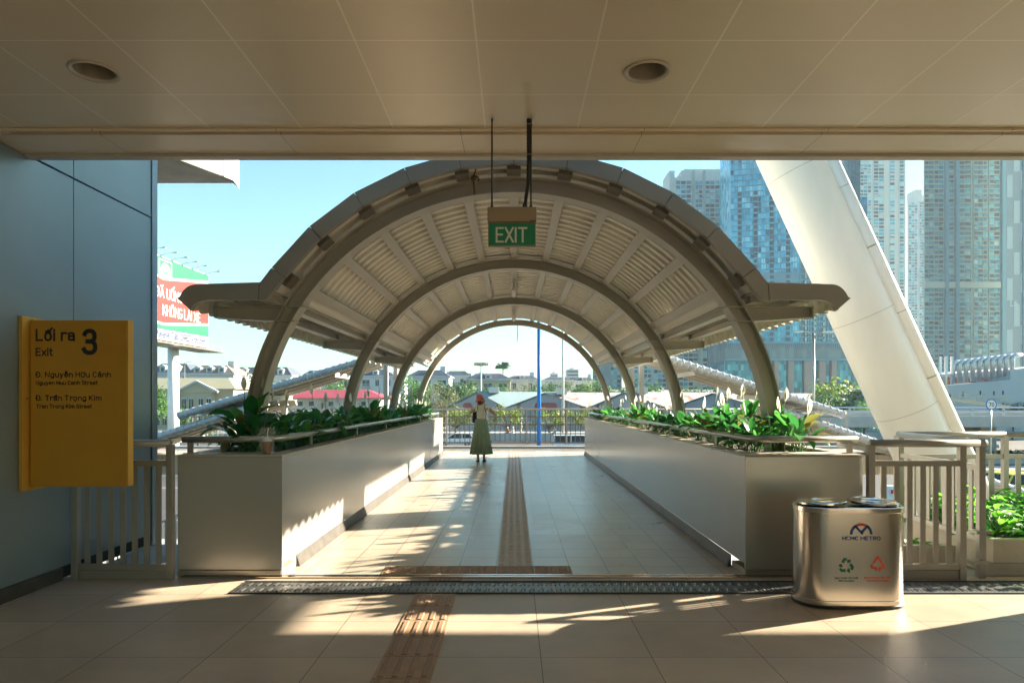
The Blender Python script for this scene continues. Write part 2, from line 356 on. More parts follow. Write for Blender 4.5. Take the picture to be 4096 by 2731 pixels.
# ------------------------------------------------------------------ station shell
def station():
    b=B(); b.box(-9,18,-9,5.40,-.6,0)
    tag(obj('floor',b,m_floor),'beige tiled station floor in front of the drain grating','floor',kind='structure')
    b=B(); b.box(-1.835,1.835,5.402,20.15,-.5,.002); b.box(-12,-1.835,17.56,20.15,-.5,.002) ; b.box(1.835,12,17.56,20.15,-.5,.002)
    tag(obj('walkway_floor',b,m_walk),'tiled walkway floor between the planters','floor',kind='structure')
    b=B(); b.box(-3.5,-2.66,5.42,6.66,-.5,-.01); b.box(2.74,9,5.42,6.9,-.5,-.01)
    tag(obj('ledge',b,m_concl),'concrete ledge behind the railings','ledge',kind='structure')
    b=B(); b.box(-9,9,-12,4.47,3.16,3.2)
    tag(obj('ceiling',b,m_ceil),'perforated beige metal ceiling panels','ceiling',kind='structure')
    t=thing('roof_edge_beam','long beige soffit and lip along the edge of the station roof','roof edge',(0,4.9,3.16))
    b=B(); b.box(-3.3,9,4.475,4.545,3.18,3.21); b.box(-3.34,-3.3,4.475,4.545,3.16,3.24)
    obj('shadow_gap',b,m_beam,t)
    b=B(); b.box(-9,-3.34,4.475,4.545,3.155,3.2)
    b.box(-9,9,4.55,4.885,3.15,3.2); b.box(-9,9,4.455,4.472,3.142,3.158); obj('soffit',b,m_soff,t)
    b=B(); b.box(-9,9,4.893,4.97,3.128,3.42); obj('lip',b,m_beam,t,bevel=.004)
    b=B(); b.box(-9,9,-12,4.965,3.421,4.3); obj('roof_slab',b,m_conc,t)
    # left wall
    t=thing('metal_wall','blue grey metal panelled wall behind the yellow exit sign','wall',(-3.5,2,0))
    b=B()
    ys=[-12,-3.9,-2.35,-.8,.75,2.3,3.87,5.44,6.60]
    for i in range(len(ys)-1):
        b.box(-3.62,-3.5,ys[i]+.004,ys[i+1]-.004,.10,3.143); b.box(-3.62,-3.5,ys[i]+.004,ys[i+1]-.004,3.157,6.2)
    obj('panel',b,m_wall,t,bevel=.003)
    b=B(); b.box(-3.75,-3.53,-12,6.6,0,6.2); obj('backing',b,m_dark,t)
    b=B(); b.box(-3.63,-3.488,6.603,6.70,-.6,6.2); b.box(-3.80,-3.63,6.60,6.66,-.6,6.2); obj('corner_trim',b,m_trim,t,bevel=.004)
    b=B(); b.box(-3.52,-3.478,-12,5.28,.002,.098); obj('skirting',b,m_kerb,t)
    # right wall, just outside the frame (it shades the floor)
    t=thing('side_wall','metal panelled wall at the right end of the hall','wall',(4.6,2,0))
    b=B(); 
    for i in range(4): b.box(4.6,4.75,.53+i*1.108,.53+(i+1)*1.108-.008,.1,3.15)
    obj('panel',b,m_soff,t)
    b=B(); b.box(4.585,4.6,.53,4.95,.002,.098); obj('skirting',b,m_kerb,t)
    # unseen slab and hanging panel, added to limit the sunlit band on the floor
    b=B(); b.box(6.11,13,4.975,7.10,3.14,3.5); b.box(6.02,6.108,4.975,7.95,2.98,4.3); tag(obj('side_sun_block',b,m_soff),'unseen slab with a hanging panel, added right of the hall to shade the floor','roof')
    b=B(); b.box(9.1,11,-9,4.9,3.4,9.8); b.box(9.1,11,4.901,11.7,5.9,9.8); tag(obj('high_sun_block',b,m_conc),'unseen high concrete block, added right of the walkway to shade the metal wall','building')  # added out of view to keep direct sun off the left metal wall
    # downlights: a real hole in the panels with a cup above it
    r=.112; spots=[(X(217,3.69),3.69),(X(1486,3.69),3.69)]
    ce=bpy.data.objects['ceiling']
    for (x,y) in spots:
        c=B(); c.lathe([(r,3.0),(r,3.4)],(x,y,0),48); cu=obj('cut',c,m_ceil)
        md=ce.modifiers.new('b','BOOLEAN'); md.operation='DIFFERENCE'; md.solver='EXACT'; md.object=cu
        me=bpy.data.meshes.new_from_object(ce.evaluated_get(bpy.context.evaluated_depsgraph_get()))
        ce.modifiers.clear(); ce.data=me; bpy.data.objects.remove(cu)
    t=thing('downlight','round recessed ceiling light above the yellow sign','ceiling light',(*spots[0],3.16),group='recessed ceiling lights')
    M=Matrix.Translation(t.location)
    b=B(); b.lathe([(r-.004,.002),(r+.012,-.0015),(r+.015,-.005),(r+.010,-.011),(r-.006,-.008),(r-.012,.004)],(0,0,0),48,caps=False)
    obj('ring',b.xf(M),m_beam,t,smooth=True)
    b=B(); b.lathe([(r-.011,-.002),(r-.014,.04),(r-.03,.11),(.055,.15)],(0,0,0),48,caps=False); obj('reflector',b.xf(M),m_refl,t,smooth=True)
    b=B(); b.lathe([(.056,.149),(.054,.143),(.001,.143)],(0,0,0),32,caps=False); obj('lamp',b.xf(M),m_brown,t,smooth=True)
    copy(t,(*spots[1],3.16),label='round recessed ceiling light up right of the hanging exit sign')
station()

# ------------------------------------------------------------------ drain, thresholds, tactile paving
def groundworks():
    # grating
    t=thing('drain_grate','stamped steel drain grating across the walkway entrance','drain grate',(0,5.06,0))
    b=B()
    L=1.18; x=-2.05
    while x<8.5:
        b.box(x,x+L-.012,4.92,5.205,-.02,.006); x+=L
    sl=B(); rb=b; x=-2.02
    while x<5:
        for (ya,yb) in ((4.945,5.035),(5.09,5.18)):
            sl.box(x,x+.011,ya+.01,yb-.01,.0062,.0078)
            rb.prism([(0,.0062),(.011,.013),(.022,.0062)],lambda a,c,x=x,ya=ya:(x+.028+a,ya+.012,c),lambda a,c,x=x,yb=yb:(x+.040+a,yb-.012,c))
        x+=.0655
    b.add(sl.v,sl.f,1); obj('plate',b,[m_grate,m_black],t)
    b=B(); b.box(-2.05,9,5.208,5.222,.0,.012); b.box(-2.05,9,4.902,4.917,.0,.010); obj('frame',b,m_dark,t)
    # steel threshold strips
    b=B(); b.box(-2.6,2.7,5.335,5.36,.001,.014); b.box(-2.6,2.7,5.372,5.396,.001,.018)
    tag(obj('threshold_strip',b,m_chrome,bevel=.002),'thin steel threshold strips between drain and walkway','threshold')
    # guide strip, station side
    t=thing('tactile_strip','terracotta guide strip with long ribs on the station floor','tactile paving',(-.555,4,0))
    b=B(); r=B(); y=4.895; k=0
    while y>1.5:
        b.box(-.705,-.411,y-.298,y-.003,.001,.006)
        for i in range(4):
            xc=-.705+.037+i*.0735
            r.prism([(-.017,.0062),(-.012,.0115),(.012,.0115),(.017,.0062)],lambda a,c,xc=xc,y=y:(xc+a,y-.285,c),lambda a,c,xc=xc,y=y:(xc+a,y-.018,c))
        y-=.3
    obj('paver',b,m_tact,t); obj('rib',r,m_tactr,t)
    b=B(); r=B(); b.box(-.66,-.40,5.24,5.325,.001,.005)
    for i in range(7): r.box(-.65+i*.036,-.63+i*.036,5.25,5.315,.005,.009)
    tt=thing('tactile_piece','short terracotta tactile piece between drain and threshold','tactile paving',(-.53,5.28,0)); obj('paver',b,m_tact,tt); obj('rib',r,m_tactr,tt)
    # dots row
    def dots(name,label,x0,x1,y0,y1,mb,md,pitch=.0605):
        t=thing(name,label,'tactile paving',((x0+x1)/2,(y0+y1)/2,0))
        b=B(); n=max(1,round((x1-x0)/.305)); w=(x1-x0)/n
        for i in range(n): b.box(x0+i*w+.002,x0+(i+1)*w-.002,y0,y1,.003,.007)
        d=B(); nx=round((x1-x0)/pitch); ny=max(1,round((y1-y0)/pitch))
        for i in range(nx):
            for j in range(ny):
                cx=x0+(i+.5)*(x1-x0)/nx; cy=y0+(j+.5)*(y1-y0)/ny
                d.lathe([(.019,.007),(.016,.0115),(.010,.013)],(cx,cy,0),8)
        obj('paver',b,mb,t); obj('dot',d,md,t)
    dots('tactile_warning','brown warning strip of raised dots at the walkway entrance',-1.06,.475,5.41,5.715,m_tactr,m_tact)
    # corridor guide strip
    t=thing('tactile_strip','grey guide strip with brown bars down the middle of the walkway','tactile paving',(.01,11,0))
    b=B(); r=B(); y=5.72
    while y<18.5:
        b.box(-.138,.160,y+.002,y+.299,.003,.006)
        for i in range(4):
            xc=-.138+.037+i*.0745
            for (a0,a1) in ((.02,.145),(.165,.285)):
                r.prism([(-.019,.0062),(-.015,.011),(.015,.011),(.019,.0062)],lambda a,c,xc=xc,y=y,a0=a0:(xc+a,y+a0,c),lambda a,c,xc=xc,y=y,a1=a1:(xc+a,y+a1,c))
        y+=.3
    obj('paver',b,m_tactw,t); obj('bar',r,mat('tactile_bar',(.54,.42,.32),.6,0,.12,9),t)
    dots('tactile_warning','row of raised dots in front of the far railing',-.55,.62,18.7,19.0,m_tact,m_tactw)
    dots('tactile_warning','raised dots at the far end beside the left planter',-2.6,-1.45,18.7,19.3,m_tact,m_tactw)
    dots('tactile_warning','raised dots at the far end beside the right planter',1.35,2.6,18.7,19.3,m_tact,m_tactw)
    b=B(); b.box(-12,12,19.93,20.15,.003,.07)
    tag(obj('kerb',b,m_concl),'low kerb under the far railing','kerb',kind='structure')
groundworks()

# ------------------------------------------------------------------ planters
def planter(side):
    s=side; nm='left' if s<0 else 'right'
    xi=1.82; xo=2.64 if s<0 else 2.74
    y0,y1=5.37,17.52; zt=.95
    t=thing('planter_box','long grey metal clad planter on the %s side of the walkway'%nm,'planter',(s*2.2,5.4,0))
    def bx(b,xa,xb,*a): b.box(s*xa,s*xb,*a)
    b=B(); ys=[y0,y1]
    bx(b,xi,xi+.03,y0+.031,y1,.10,zt-.004); obj('side_panel',b,m_planter,t,bevel=.003)
    b=B(); bx(b,xi-.002,xo,y0,y0+.03,.058,zt-.004); obj('end_panel',b,m_planter,t,bevel=.003)
    b=B(); bx(b,xi,xo,y1+.001,y1+.03,.05,zt-.004); bx(b,xo-.03,xo,y0+.031,y1,-.4,zt-.004); obj('outer_panel',b,m_planter,t)
    b=B(); bx(b,xi-.004,xi+.14,y0-.004,y1,zt-.003,zt+.012); bx(b,xo-.10,xo,y0-.004,y1,zt-.003,zt+.012); bx(b,xi+.141,xo-.101,y0-.004,y0+.30,zt-.003,zt+.012); bx(b,xi+.141,xo-.101,y1-.12,y1,zt-.003,zt+.012)
    obj('rim',b,m_rim,t,bevel=.003)
    b=B(); n=60; 
    bx(b,xi+.031,xo-.031,y0+.031,y1-.031,.3,zt-.03); obj('soil',b,m_soil,t)
    b=B(); b.px([(y0+.03,.003),(y0+.42,.003),(y0+.42,.003)],s*(xi-.002),s*(xi-.001)) if 0 else None
    # dark coved skirting along the floor
    k=B(); prof=[(-.001,.003),(-.032,.003),(-.026,.03),(-.012,.07),(-.001,.099)]
    k.prism([(xi+a,z) for a,z in prof],lambda a,z:(s*a,y0+.35,z),lambda a,z:(s*a,y1,z)); obj('skirting',k,m_kerb,t)
    b=B(); bx(b,xi+.001,xo,y0+.004,y0+.34,.003,.055); obj('base',b,m_rim,t)
    b=B(); bx(b,xi+.005,xo,y0-.012,y0-.002,.018,.055)
    for i in range(4):
        xx=xi+.12+i*.2; b.lathe([(.006,0),(.005,.004)],(0,0,0),8)
        M=Matrix.Translation((s*xx,y0-.012,.038))@Matrix.Rotation(rad(90),4,'X'); 
        for j in range(len(b.v)-16,len(b.v)): b.v[j]=M@b.v[j]
    obj('kick_plate',b,m_rail,t)
    # tube handrail
    t=thing('planter_handrail','tubular steel handrail on the %s planter rim'%nm,'handrail',(s*1.95,5.5,zt))
    zr=1.075; r=.027
    xs=s*(xo+.02); xr=1.925; yr=5.50
    pts=[(xs,yr,zr)]; cr=.28
    pts.append((s*(xr+cr),yr,zr))
    for i in range(1,9):
        a=rad(90)*i/8; pts.append((s*(xr+cr-cr*math.sin(a)),yr+cr-cr*math.cos(a),zr))
    pts.append((s*xr,17.45,zr))
    b=B(); b.tube(pts,r,14); obj('tube',b,m_rail,t,smooth=True)
    for yy in (6.5,8.4,10.3,12.2,14.1,16.0,17.35):
        b=B(); bx(b,xr-.006,xr+.006,yy-.03,yy+.03,zt+.018,zr-.02); bx(b,xr-.04,xr+.04,yy-.05,yy+.05,zt+.012,zt+.018); obj('bracket',b,m_railp,t)
    b=B(); bx(b,xo-.06,xo-.02,yr-.012,yr+.012,zt+.018,zr-.02); bx(b,xo-.08,xo,yr-.04,yr+.04,zt+.012,zt+.018); obj('bracket',b,m_railp,t)
planter(-1); planter(1)

# ------------------------------------------------------------------ peace lilies
def leaf(b,base,az,L,W,lean,bend,mi=0,n=6,pet=.0,twist=0):
    """petiole and blade, curling over; az heading, lean from vertical"""
    d=Vector((math.cos(az),math.sin(az),0)); sd=Vector((-math.sin(az),math.cos(az),0))
    p=Vector(base); a=lean
    # petiole
    q=[p.copy()]
    for i in range(3):
        p=p+(d*math.sin(a)+Vector((0,0,1))*math.cos(a))*pet/3; a+=bend*.1; q.append(p.copy())
    b.tube(q,[.004,.0035,.003,.003],4,2,caps=False)
    prof=[.12,.62,.95,1,.82,.48,.02]; base_i=len(b.v); st=L/n
    for i in range(n+1):
        w=W/2*prof[i]; up=(Vector((0,0,1))*math.sin(a)*1-d*math.cos(a)); up=-d*math.cos(a)+Vector((0,0,1))*math.sin(a)
        fold=.35*w; s2=(sd*math.cos(twist)+up*math.sin(twist))
        wav=.06*W*math.sin(i*2.3+az*5)
        b.v+= [p+s2*w+up*(fold+wav), p.copy(), p-s2*w+up*(fold-wav)]
        p=p+(d*math.sin(a)+Vector((0,0,1))*math.cos(a))*st; a+=bend/n
    for i in range(n):
        k=base_i+i*3
        b.f+= [(k,k+1,k+4,k+3),(k+1,k+2,k+5,k+4)]; b.m+= [mi,mi]
def make_lily(seed,nl,size,nfl,dry):
    r=random.Random(seed)
    t=thing('peace_lily','x','plant')
    b=B()
    for i in range(nl):
        az=i*2.4+r.uniform(-.4,.4); lean=r.uniform(.1,.75)**1.0; 
        if i<nl*.28: lean=r.uniform(.02,.28)
        L=size*r.uniform(.36,.80); W=L*r.uniform(.33,.50)
        mi=3 if r.random()<dry else (1 if r.random()<.25 else 0)
        leaf(b,(r.uniform(-.05,.05),r.uniform(-.05,.05),0),az,L,W,lean,r.uniform(.5,1.7),mi,6,size*r.uniform(.35,.75)*(1.1-.4*lean),r.uniform(-.5,.5))
    obj('foliage',b,[m_leaf,m_leaf2,m_stem,m_leafd],t,smooth=True)
    for k in range(nfl):
        f=B(); az=r.uniform(0,6.28); h=size*r.uniform(1.1,1.5); d=Vector((math.cos(az),math.sin(az),0))*.06
        p0=Vector((0,0,0)); p1=Vector((d.x,d.y,h*.6)); p2=Vector((d.x*2.2,d.y*2.2,h))
        f.tube([p0,p1,p2],[.004,.0035,.003],5,0)
        f.tube([p2,p2+Vector((0,0,.03)),p2+Vector((0,0,.06))],[.006,.008,.004],6,1)
        # spathe: hooded pointed leaf behind the spadix
        n=5; bi=len(f.v); pr=[.3,.9,1,.7,.05]; w=.026
        for i in range(n):
            z=-.015+i*.032; off=-.012+.02*(i/4.)**2
            c=p2+Vector((math.cos(az)*off,math.sin(az)*off,z)); sd=Vector((-math.sin(az),math.cos(az),0)); fw=Vector((math.cos(az),math.sin(az),0))
            f.v+=[c+sd*w*pr[i]+fw*.018*pr[i],c,c-sd*w*pr[i]+fw*.018*pr[i]]
        for i in range(n-1):
            k2=bi+i*3; f.f+=[(k2,k2+1,k2+4,k2+3),(k2+1,k2+2,k2+5,k2+4)]; f.m+=[2,2]
        obj('flower',f,[m_stem,m_spadix,m_spathe],t,smooth=True)
    return t
lil=[make_lily(1,22,.38,1,.07),make_lily(2,28,.30,0,.05),make_lily(3,18,.40,2,.08),make_lily(4,30,.28,0,.2),make_lily(5,24,.34,1,.05),make_lily(6,26,.31,2,.14),make_lily(7,34,.25,1,.1),make_lily(8,16,.43,1,.06)]
used=set()
for s in (-1,1):
    y=5.78; k=0
    while y<17.3:
        for row in range(2):
            i=R.randrange(8)
            if s<0 and y<6.2: i=(0,2)[row]
            if s<0 and i in (2,5) and R.random()<.5: i=3
            if s>0 and i in (1,3) and R.random()<.55: i=(2,5,4)[R.randrange(3)]
            x=(2.10+row*.27+R.uniform(-.05,.05)); yy=y+R.uniform(-.09,.09)
            near='near the front corner of' if y<7 else ('at the far end of' if y>15.5 else 'in the middle of')
            lab='peace lily %s the %s planter'%(near,'left' if s<0 else 'right')
            sc=R.uniform(.82,1.12)*(1.0 if y<8.5 else .92)*(1 if s<0 else .78 if y>7.4 else .95)
            if s>0 and row==1 and k%6==1 and y>7: continue
            grp='peace lilies filling the planters'
            if i not in used:
                used.add(i); o=lil[i]; o.location=(s*x,yy,.93); o.rotation_euler=(0,0,R.uniform(0,6.28)); o.scale=(sc,)*3; o['label']=lab; o['group']=grp
            else: copy(lil[i],(s*x,yy,.93),R.uniform(0,6.28),lab,grp,sc)
        y+=.39 if s<0 else .42; k+=1
# ------------------------------------------------------------------ barrel canopy
ZC=.95
def arcp(R0,a): return (R0*math.sin(a),ZC+R0*math.cos(a))
def canopy():
    t=thing('barrel_canopy','beige steel barrel vault canopy with flared wings over the walkway','canopy',(0,6.2,0))
    st=rad(10.55)
    arches=[6.25,9.78,13.38,16.98]
    # arched ribs: I section swept along the arc
    for ya in arches:
        b=B(); Ro,Ri,w,tf=2.45,2.312,.085,.012
        last=ya>16
        if last: w=.06
        sec=[(Ri,-w),(Ri,w),(Ri+tf,w),(Ri+tf,.006),(Ro-tf,.006),(Ro-tf,w),(Ro,w),(Ro,-w),(Ro-tf,-w),(Ro-tf,-.006),(Ri+tf,-.006),(Ri+tf,-w)]
        n=72; ns=len(sec); base=len(b.v)
        path=[('l',-1)]+[('a',-math.pi/2+math.pi*i/n) for i in range(n+1)]+[('l',1)]
        for kind,a in path:
            for (rr,dy) in sec:
                if kind=='a': x,z=arcp(rr,a)
                else: x,z=a*rr,.60
                b.v.append(Vector((x,ya+dy,z)))
        for i in range(len(path)-1):
            for k in range(ns):
                p=base+i*ns+k; q=base+i*ns+(k+1)%ns
                b.f.append((p,q,q+ns,p+ns)); b.m.append(0)
        rib=obj('arch_rib',b,m_arch,t,auto=30)
        # stiffeners where the bracket crosses
        for s in (-1,1):
            for zz in (2.235,2.105):
                b=B()
                a=math.acos((zz-ZC)/2.36)
                c=Vector((s*2.36*math.sin(a),ya,zz)); b.obox(c,(s*.075,0,0),(0,w-.004,0),(0,0,.005))
                if not last: obj('stiffener',b,m_arch,rib)
    # tapered cantilever brackets
    for ya in arches[:3]:
        for s in (-1,1):
            b=B()
            x0=2.005; x1=2.71
            P=[(s*x0,2.235),(s*x1,2.235),(s*x1,2.14),(s*(x0+.10),2.105)]
            web=[(s*x0,2.232),(s*x1,2.232),(s*x1,2.145),(s*(x0+.1),2.11)]
            b.py(web,ya-.0095,ya+.0095)
            b.box(s*x0,s*x1,ya-.062,ya+.062,2.229,2.238)
            b.prism([(s*(x0+.1),2.101),(s*x1,2.136),(s*x1,2.145),(s*(x0+.1),2.110)],lambda a,z:(a,ya-.062,z),lambda a,z:(a,ya+.062,z))
            b.box(s*(x1-.008),s*(x1+.002),ya-.062,ya+.062,2.134,2.24)
            obj('wing_bracket',b,m_arch,t)
    # longitudinal wing beams
    for s in (-1,1):
        for xx in (2.13,2.52):
            b=B(); hw=.05; z0,z1=2.241,2.335
            b.box(s*xx-hw,s*xx+hw,5.95,17.2,z0,z0+.009); b.box(s*xx-hw,s*xx+hw,5.95,17.2,z1-.009,z1); b.box(s*xx-.004,s*xx+.004,5.951,17.199,z0+.009,z1-.009)
            for ya in arches[:3]:
                b.box(s*xx-hw+.004,s*xx+hw-.004,ya-.1,ya-.092,z0+.009,z1-.009)
            obj('wing_beam',b,m_beam,t)
    # purlins
    for k in range(-5,6):
        b=B(); a=k*st; n=Vector((math.sin(a),0,math.cos(a))); tg=Vector((math.cos(a),0,-math.sin(a)))
        c=Vector((0,0,ZC))+n*2.486
        b.obox(c+Vector((0,(5.87+17.2)/2,0)),tg*.048,(0,(17.2-5.87)/2,0),n*.034)
        obj('purlin',b,m_beam,t,bevel=.004)
        b=B(); b.obox(c+Vector((0,5.95,0))+n*-.02,tg*.06,(0,.085,0),n*.05); obj('cleat',b,m_cleat,t)
    # corrugated sheet following barrel, wing and curl
    def wing(s):
        pts=[(2.135,2.372)]
        pts+=[(2.68,2.356)]
        for i in range(1,7):
            a=rad(90)*i/6; pts.append((2.68+.115*math.sin(a)**1.0*1.0,2.356-.13*(1-math.cos(a))))
        pts.append((2.785,2.185))
        return [(s*x,z) for x,z in pts]
    def sheet(path,y0,y1,pitch=.196,h=.05):
        b=B(); n=len(path); nr=[]
        for i,(x,z) in enumerate(path):
            p=path[max(0,i-1)]; q=path[min(n-1,i+1)]; d=Vector((q[0]-p[0],q[1]-p[1])).normalized(); nr.append(Vector((-d.y,d.x)))
        ys=[]; y=y0
        while y<y1:
            for dy,o in ((0,0),(.40,0),(.52,1),(.88,1),(.999,0)):
                if y+dy*pitch<=y1: ys.append((y+dy*pitch,o*h))
            y+=pitch
        for (yy,o) in ys:
            for i,(x,z) in enumerate(path):
                b.v.append(Vector((x+nr[i].x*o,yy,z+nr[i].y*o)))
        for j in range(len(ys)-1):
            for i in range(n-1):
                a=j*n+i; b.f.append((a,a+1,a+n+1,a+n)); b.m.append(0)
        return b
    barrel=[]
    m=22
    for i in range(m+1):
        a=-rad(52.9)+rad(105.8)*i/m; barrel.append(arcp(2.521,a))
    o=obj('roof_sheet',sheet(barrel,5.87,17.25),m_sheet,t)
    md=o.modifiers.new('s','SOLIDIFY'); md.thickness=.003
    for s in (-1,1):
        w=wing(s); 
        if s<0: w=w[::-1]
        o=obj('wing_sheet',sheet(w,5.87,17.25),m_sheet,t); md=o.modifiers.new('s','SOLIDIFY'); md.thickness=.003
        # smooth gutter tray between barrel and wing
        b=B(); x0,z0=arcp(2.515,rad(53.5))
        g=[(x0,z0),(x0+.03,z0-.06),(x0+.085,z0-.125),(2.19,2.345),(2.19,2.352),(x0+.078,z0-.115),(x0+.035,z0-.05),(x0+.012,z0+.01)]
        b.py([(s*a,z) for a,z in g],5.94,17.22); obj('gutter_tray',b,m_sheet,t)
    # front fascia: facets round the barrel, then the wing and its curled tip
    yf0,yf1=5.80,5.86
    for s in (-1,1):
        for k in range(0,5):
            g=.0025; a0=k*st+g/2.5; a1=(k+1)*st-g/2.5
            q=[arcp(2.582,a0),arcp(2.582,a1),arcp(2.448,a1),arcp(2.448,a0)]
            b=B(); b.py([(s*x,z) for x,z in q],yf0,yf1); obj('fascia_panel',b,m_fascia,t,bevel=.002)
        a0=5*st+.001
        pO=arcp(2.582,a0); pI=arcp(2.448,a0)
        b=B(); b.py([(s*x,z) for x,z in [pO,(2.155,2.385),(2.165,2.24),(2.105,2.238),pI]],yf0,yf1); obj('fascia_panel',b,m_fascia,t,bevel=.002)
        q=[(2.16,2.385),(2.70,2.372)]
        for i in range(1,6):
            a=rad(62)*i/5; q.append((2.70+.155*math.sin(a),2.372-.20*(1-math.cos(a))))
        q+=[(2.86,2.255),(2.745,2.155),(2.715,2.195),(2.67,2.225),(2.60,2.24),(2.17,2.24)]
        b=B(); b.py([(s*x,z) for x,z in q],yf0,yf1); obj('fascia_panel',b,m_fascia,t,bevel=.002)
    b=B(); n=44
    for i in range(n):
        a0=-5.3*st+10.6*st*i/n; a1=-5.3*st+10.6*st*(i+1)/n
        b.py([arcp(2.579,a0),arcp(2.579,a1),arcp(2.455,a1),arcp(2.455,a0)],5.862,5.868)
    obj('fascia_backing',b,m_dark,t)
    # back closing band and side posts
    for s in (-1,1):
        for yy in (17.1,18.5):
            b=B(); b.box(s*3.2-.055,s*3.2+.055,yy,yy+.11,.003,2.36); obj('post',b,m_arch,t,bevel=.006)
    # lights under the ridge
    tl=thing('tube_light','white tubular light under the canopy ridge, nearer one','light fitting',(0,11.6,2.9),group='tube lights under the ridge')
    b=B(); b.box(-.03,.03,11.3,11.9,3.335,3.352); b.box(-.012,.012,11.35,11.37,3.25,3.336); b.box(-.012,.012,11.83,11.85,3.25,3.336); obj('mount',b,m_beam,tl)
    b=B(); b.tube([(0,11.28,3.225),(0,11.92,3.225)],.036,12); obj('tube',b,m_white,tl,smooth=True)
    copy(tl,(0,15.2,2.9),label='white tubular light under the canopy ridge, farther one')
    # rope knotted on the first rib
    rp=thing('rope','frayed brown rope knotted over the first arched rib','rope',(-.33,6.05,3.3))
    b=B(); x=-.345
    b.tube([(-.30,5.83,3.56),(-.315,5.95,3.47),(-.345,6.06,3.40),(-.36,6.07,3.36)],.008,6)
    b.tube([(-.36,6.07,3.37),(-.355,6.075,3.31),(-.35,6.075,3.25),(-.345,6.08,3.215)],.008,6)
    import math as _m
    kn=[(-.355+.022*_m.cos(i*1.1),6.06+.012*_m.sin(i*1.7),3.36+.02*_m.sin(i*1.1)) for i in range(14)]
    b.tube(kn,.008,6); b.tube([(-.34,6.06,3.36),(-.32,6.055,3.365),(-.305,6.055,3.34),(-.318,6.05,3.325)],.008,6)
    obj('cord',b,mat('rope_fibre',(.20,.13,.08),.9,0,.3,60,.5,300),rp,smooth=True)
    # loose cable on the last arch
    b=B(); b.tube([(.09,16.92,3.25),(.085,16.92,3.12),(.095,16.92,3.0),(.08,16.92,2.86),(.07,16.92,2.84)],.009,6)
    tag(obj('loose_cable',b,m_black,smooth=True),'loose black cable dangling from the last arch','cable')
canopy()

# ------------------------------------------------------------------ railings
def rail_section(t,p0,p1,z_top=1.055,nb=8,ends=(1,1),tube_ext=(0,0),base=True,bw=.042,zmid=.90,zbot=.10,hpost=1.03,post=.05,firstmat=None):
    p0,p1=Vector(p0),Vector(p1); d=(p1-p0); L=d.length; d.normalize(); n=Vector((-d.y,d.x,0)); up=Vector((0,0,1))
    mm=m_railp
    b=B(); b.tube([p0-d*tube_ext[0]+up*z_top,p1+d*tube_ext[1]+up*z_top],.030,14); obj('handrail',b,mm,t,smooth=True)
    for z,h in ((zmid,.022),(zbot,.022)):
        b=B(); b.obox(p0+d*L/2+up*z,d*(L/2-.002),n*.016,up*h); obj('rail',b,mm,t,bevel=.002)
    for e,p in ((ends[0],p0),(ends[1],p1)):
        if e:
            b=B(); b.obox(p+up*(z_top-.012)/2,d*post/2,n*post/2,up*(z_top-.012)/2); obj('post',b,mm,t,bevel=.003)
    for i in range(nb):
        c=p0+d*L*(i+1)/(nb+1)
        b=B(); b.obox(c+up*(zmid+zbot)/2,d*.006,n*bw/2,up*((zmid-zbot)/2-.022)) if 0 else b.obox(c+up*(zmid+zbot)/2,d*bw/2,n*.006,up*((zmid-zbot)/2-.022))
        obj('baluster',b,mm,t)
    if base:
        b=B(); b.obox(p0+d*L/2+up*.038,d*(L/2-.03),n*.012,up*.036); obj('kick_plate',b,m_fascia,t)
t=thing('railing','grey railing between the metal wall and the left planter','railing',(-3,5.3,0))
rail_section(t,(-3.40,5.31,0),(-2.665,5.31,0),nb=7)
t=thing('railing','grey railing with a rounded rail end behind the steel recycling bin','railing',(3,5.3,0))
rail_section(t,(2.765,5.30,0),(3.47,5.30,0),nb=6,tube_ext=(0,.13),zmid=.90)
t=thing('railing','grey side railing running back beside the low leafy planter','railing',(3.6,6,0))
rail_section(t,(3.66,5.36,0),(3.74,6.62,0),nb=9,tube_ext=(.05,.0),zmid=.86,zbot=.30,base=False,bw=.05)
b=B(); b.obox((3.66,5.36,.36),(.06,0,0),(0,.045,0),(0,0,.012)); obj('bracket',b,m_railp,t); b=B(); b.obox((3.61,5.33,.13),(.06,0,0),(0,.045,0),(0,0,.012)); obj('bracket',b,m_railp,t)
t=thing('railing','long grey railing at the right edge behind the low leafy planter','railing',(5,6.7,0))
for i in range(3): rail_section(t,(3.76+i*1.05,6.70,0),(3.76+(i+1)*1.05,6.70,0),nb=7,tube_ext=(0,0),zmid=.84,zbot=.22,base=False,bw=.05,ends=(1 if i else 1,0))
# far railing with slim bars
def far_rail():
    t=thing('end_railing','slim barred metal railing across the far end of the walkway','railing',(0,20,0))
    x0,x1=-9.4,9.4; y=20.02
    b=B(); b.tube([(x0,y,1.145),(x1,y,1.145)],.026,10); obj('handrail',b,m_railp,t,smooth=True)
    for z in (.93,.70,.17):
        b=B(); b.box(x0,x1,y-.012,y+.012,z-.018,z+.018); obj('rail',b,m_bar,t)
    x=-2.62+.0
    n=0; xs=[]
    xx=x0
    b=B()
    while xx<x1:
        if abs(xx)>2.6: b.box(xx-.007,xx+.007,y-.010,y+.010,.18,1.125)
        xx+=.147
    obj('bars',b,m_railp,t)['kind']='stuff'
    for i in range(-17,18):
        bb=B(); c=i*.147+.04; bb.box(c-.010,c+.010,y-.010,y+.010,.18,1.125); obj('bar',bb,m_bar,t)
    for i in range(-8,9):
        bb=B(); c=i*1.17+.38; bb.box(c-.02,c+.02,y-.03,y+.03,.13,1.13); bb.box(c-.09,c+.09,y-.05,y+.05,.131,.15); obj('post',bb,m_railp,t)
far_rail()

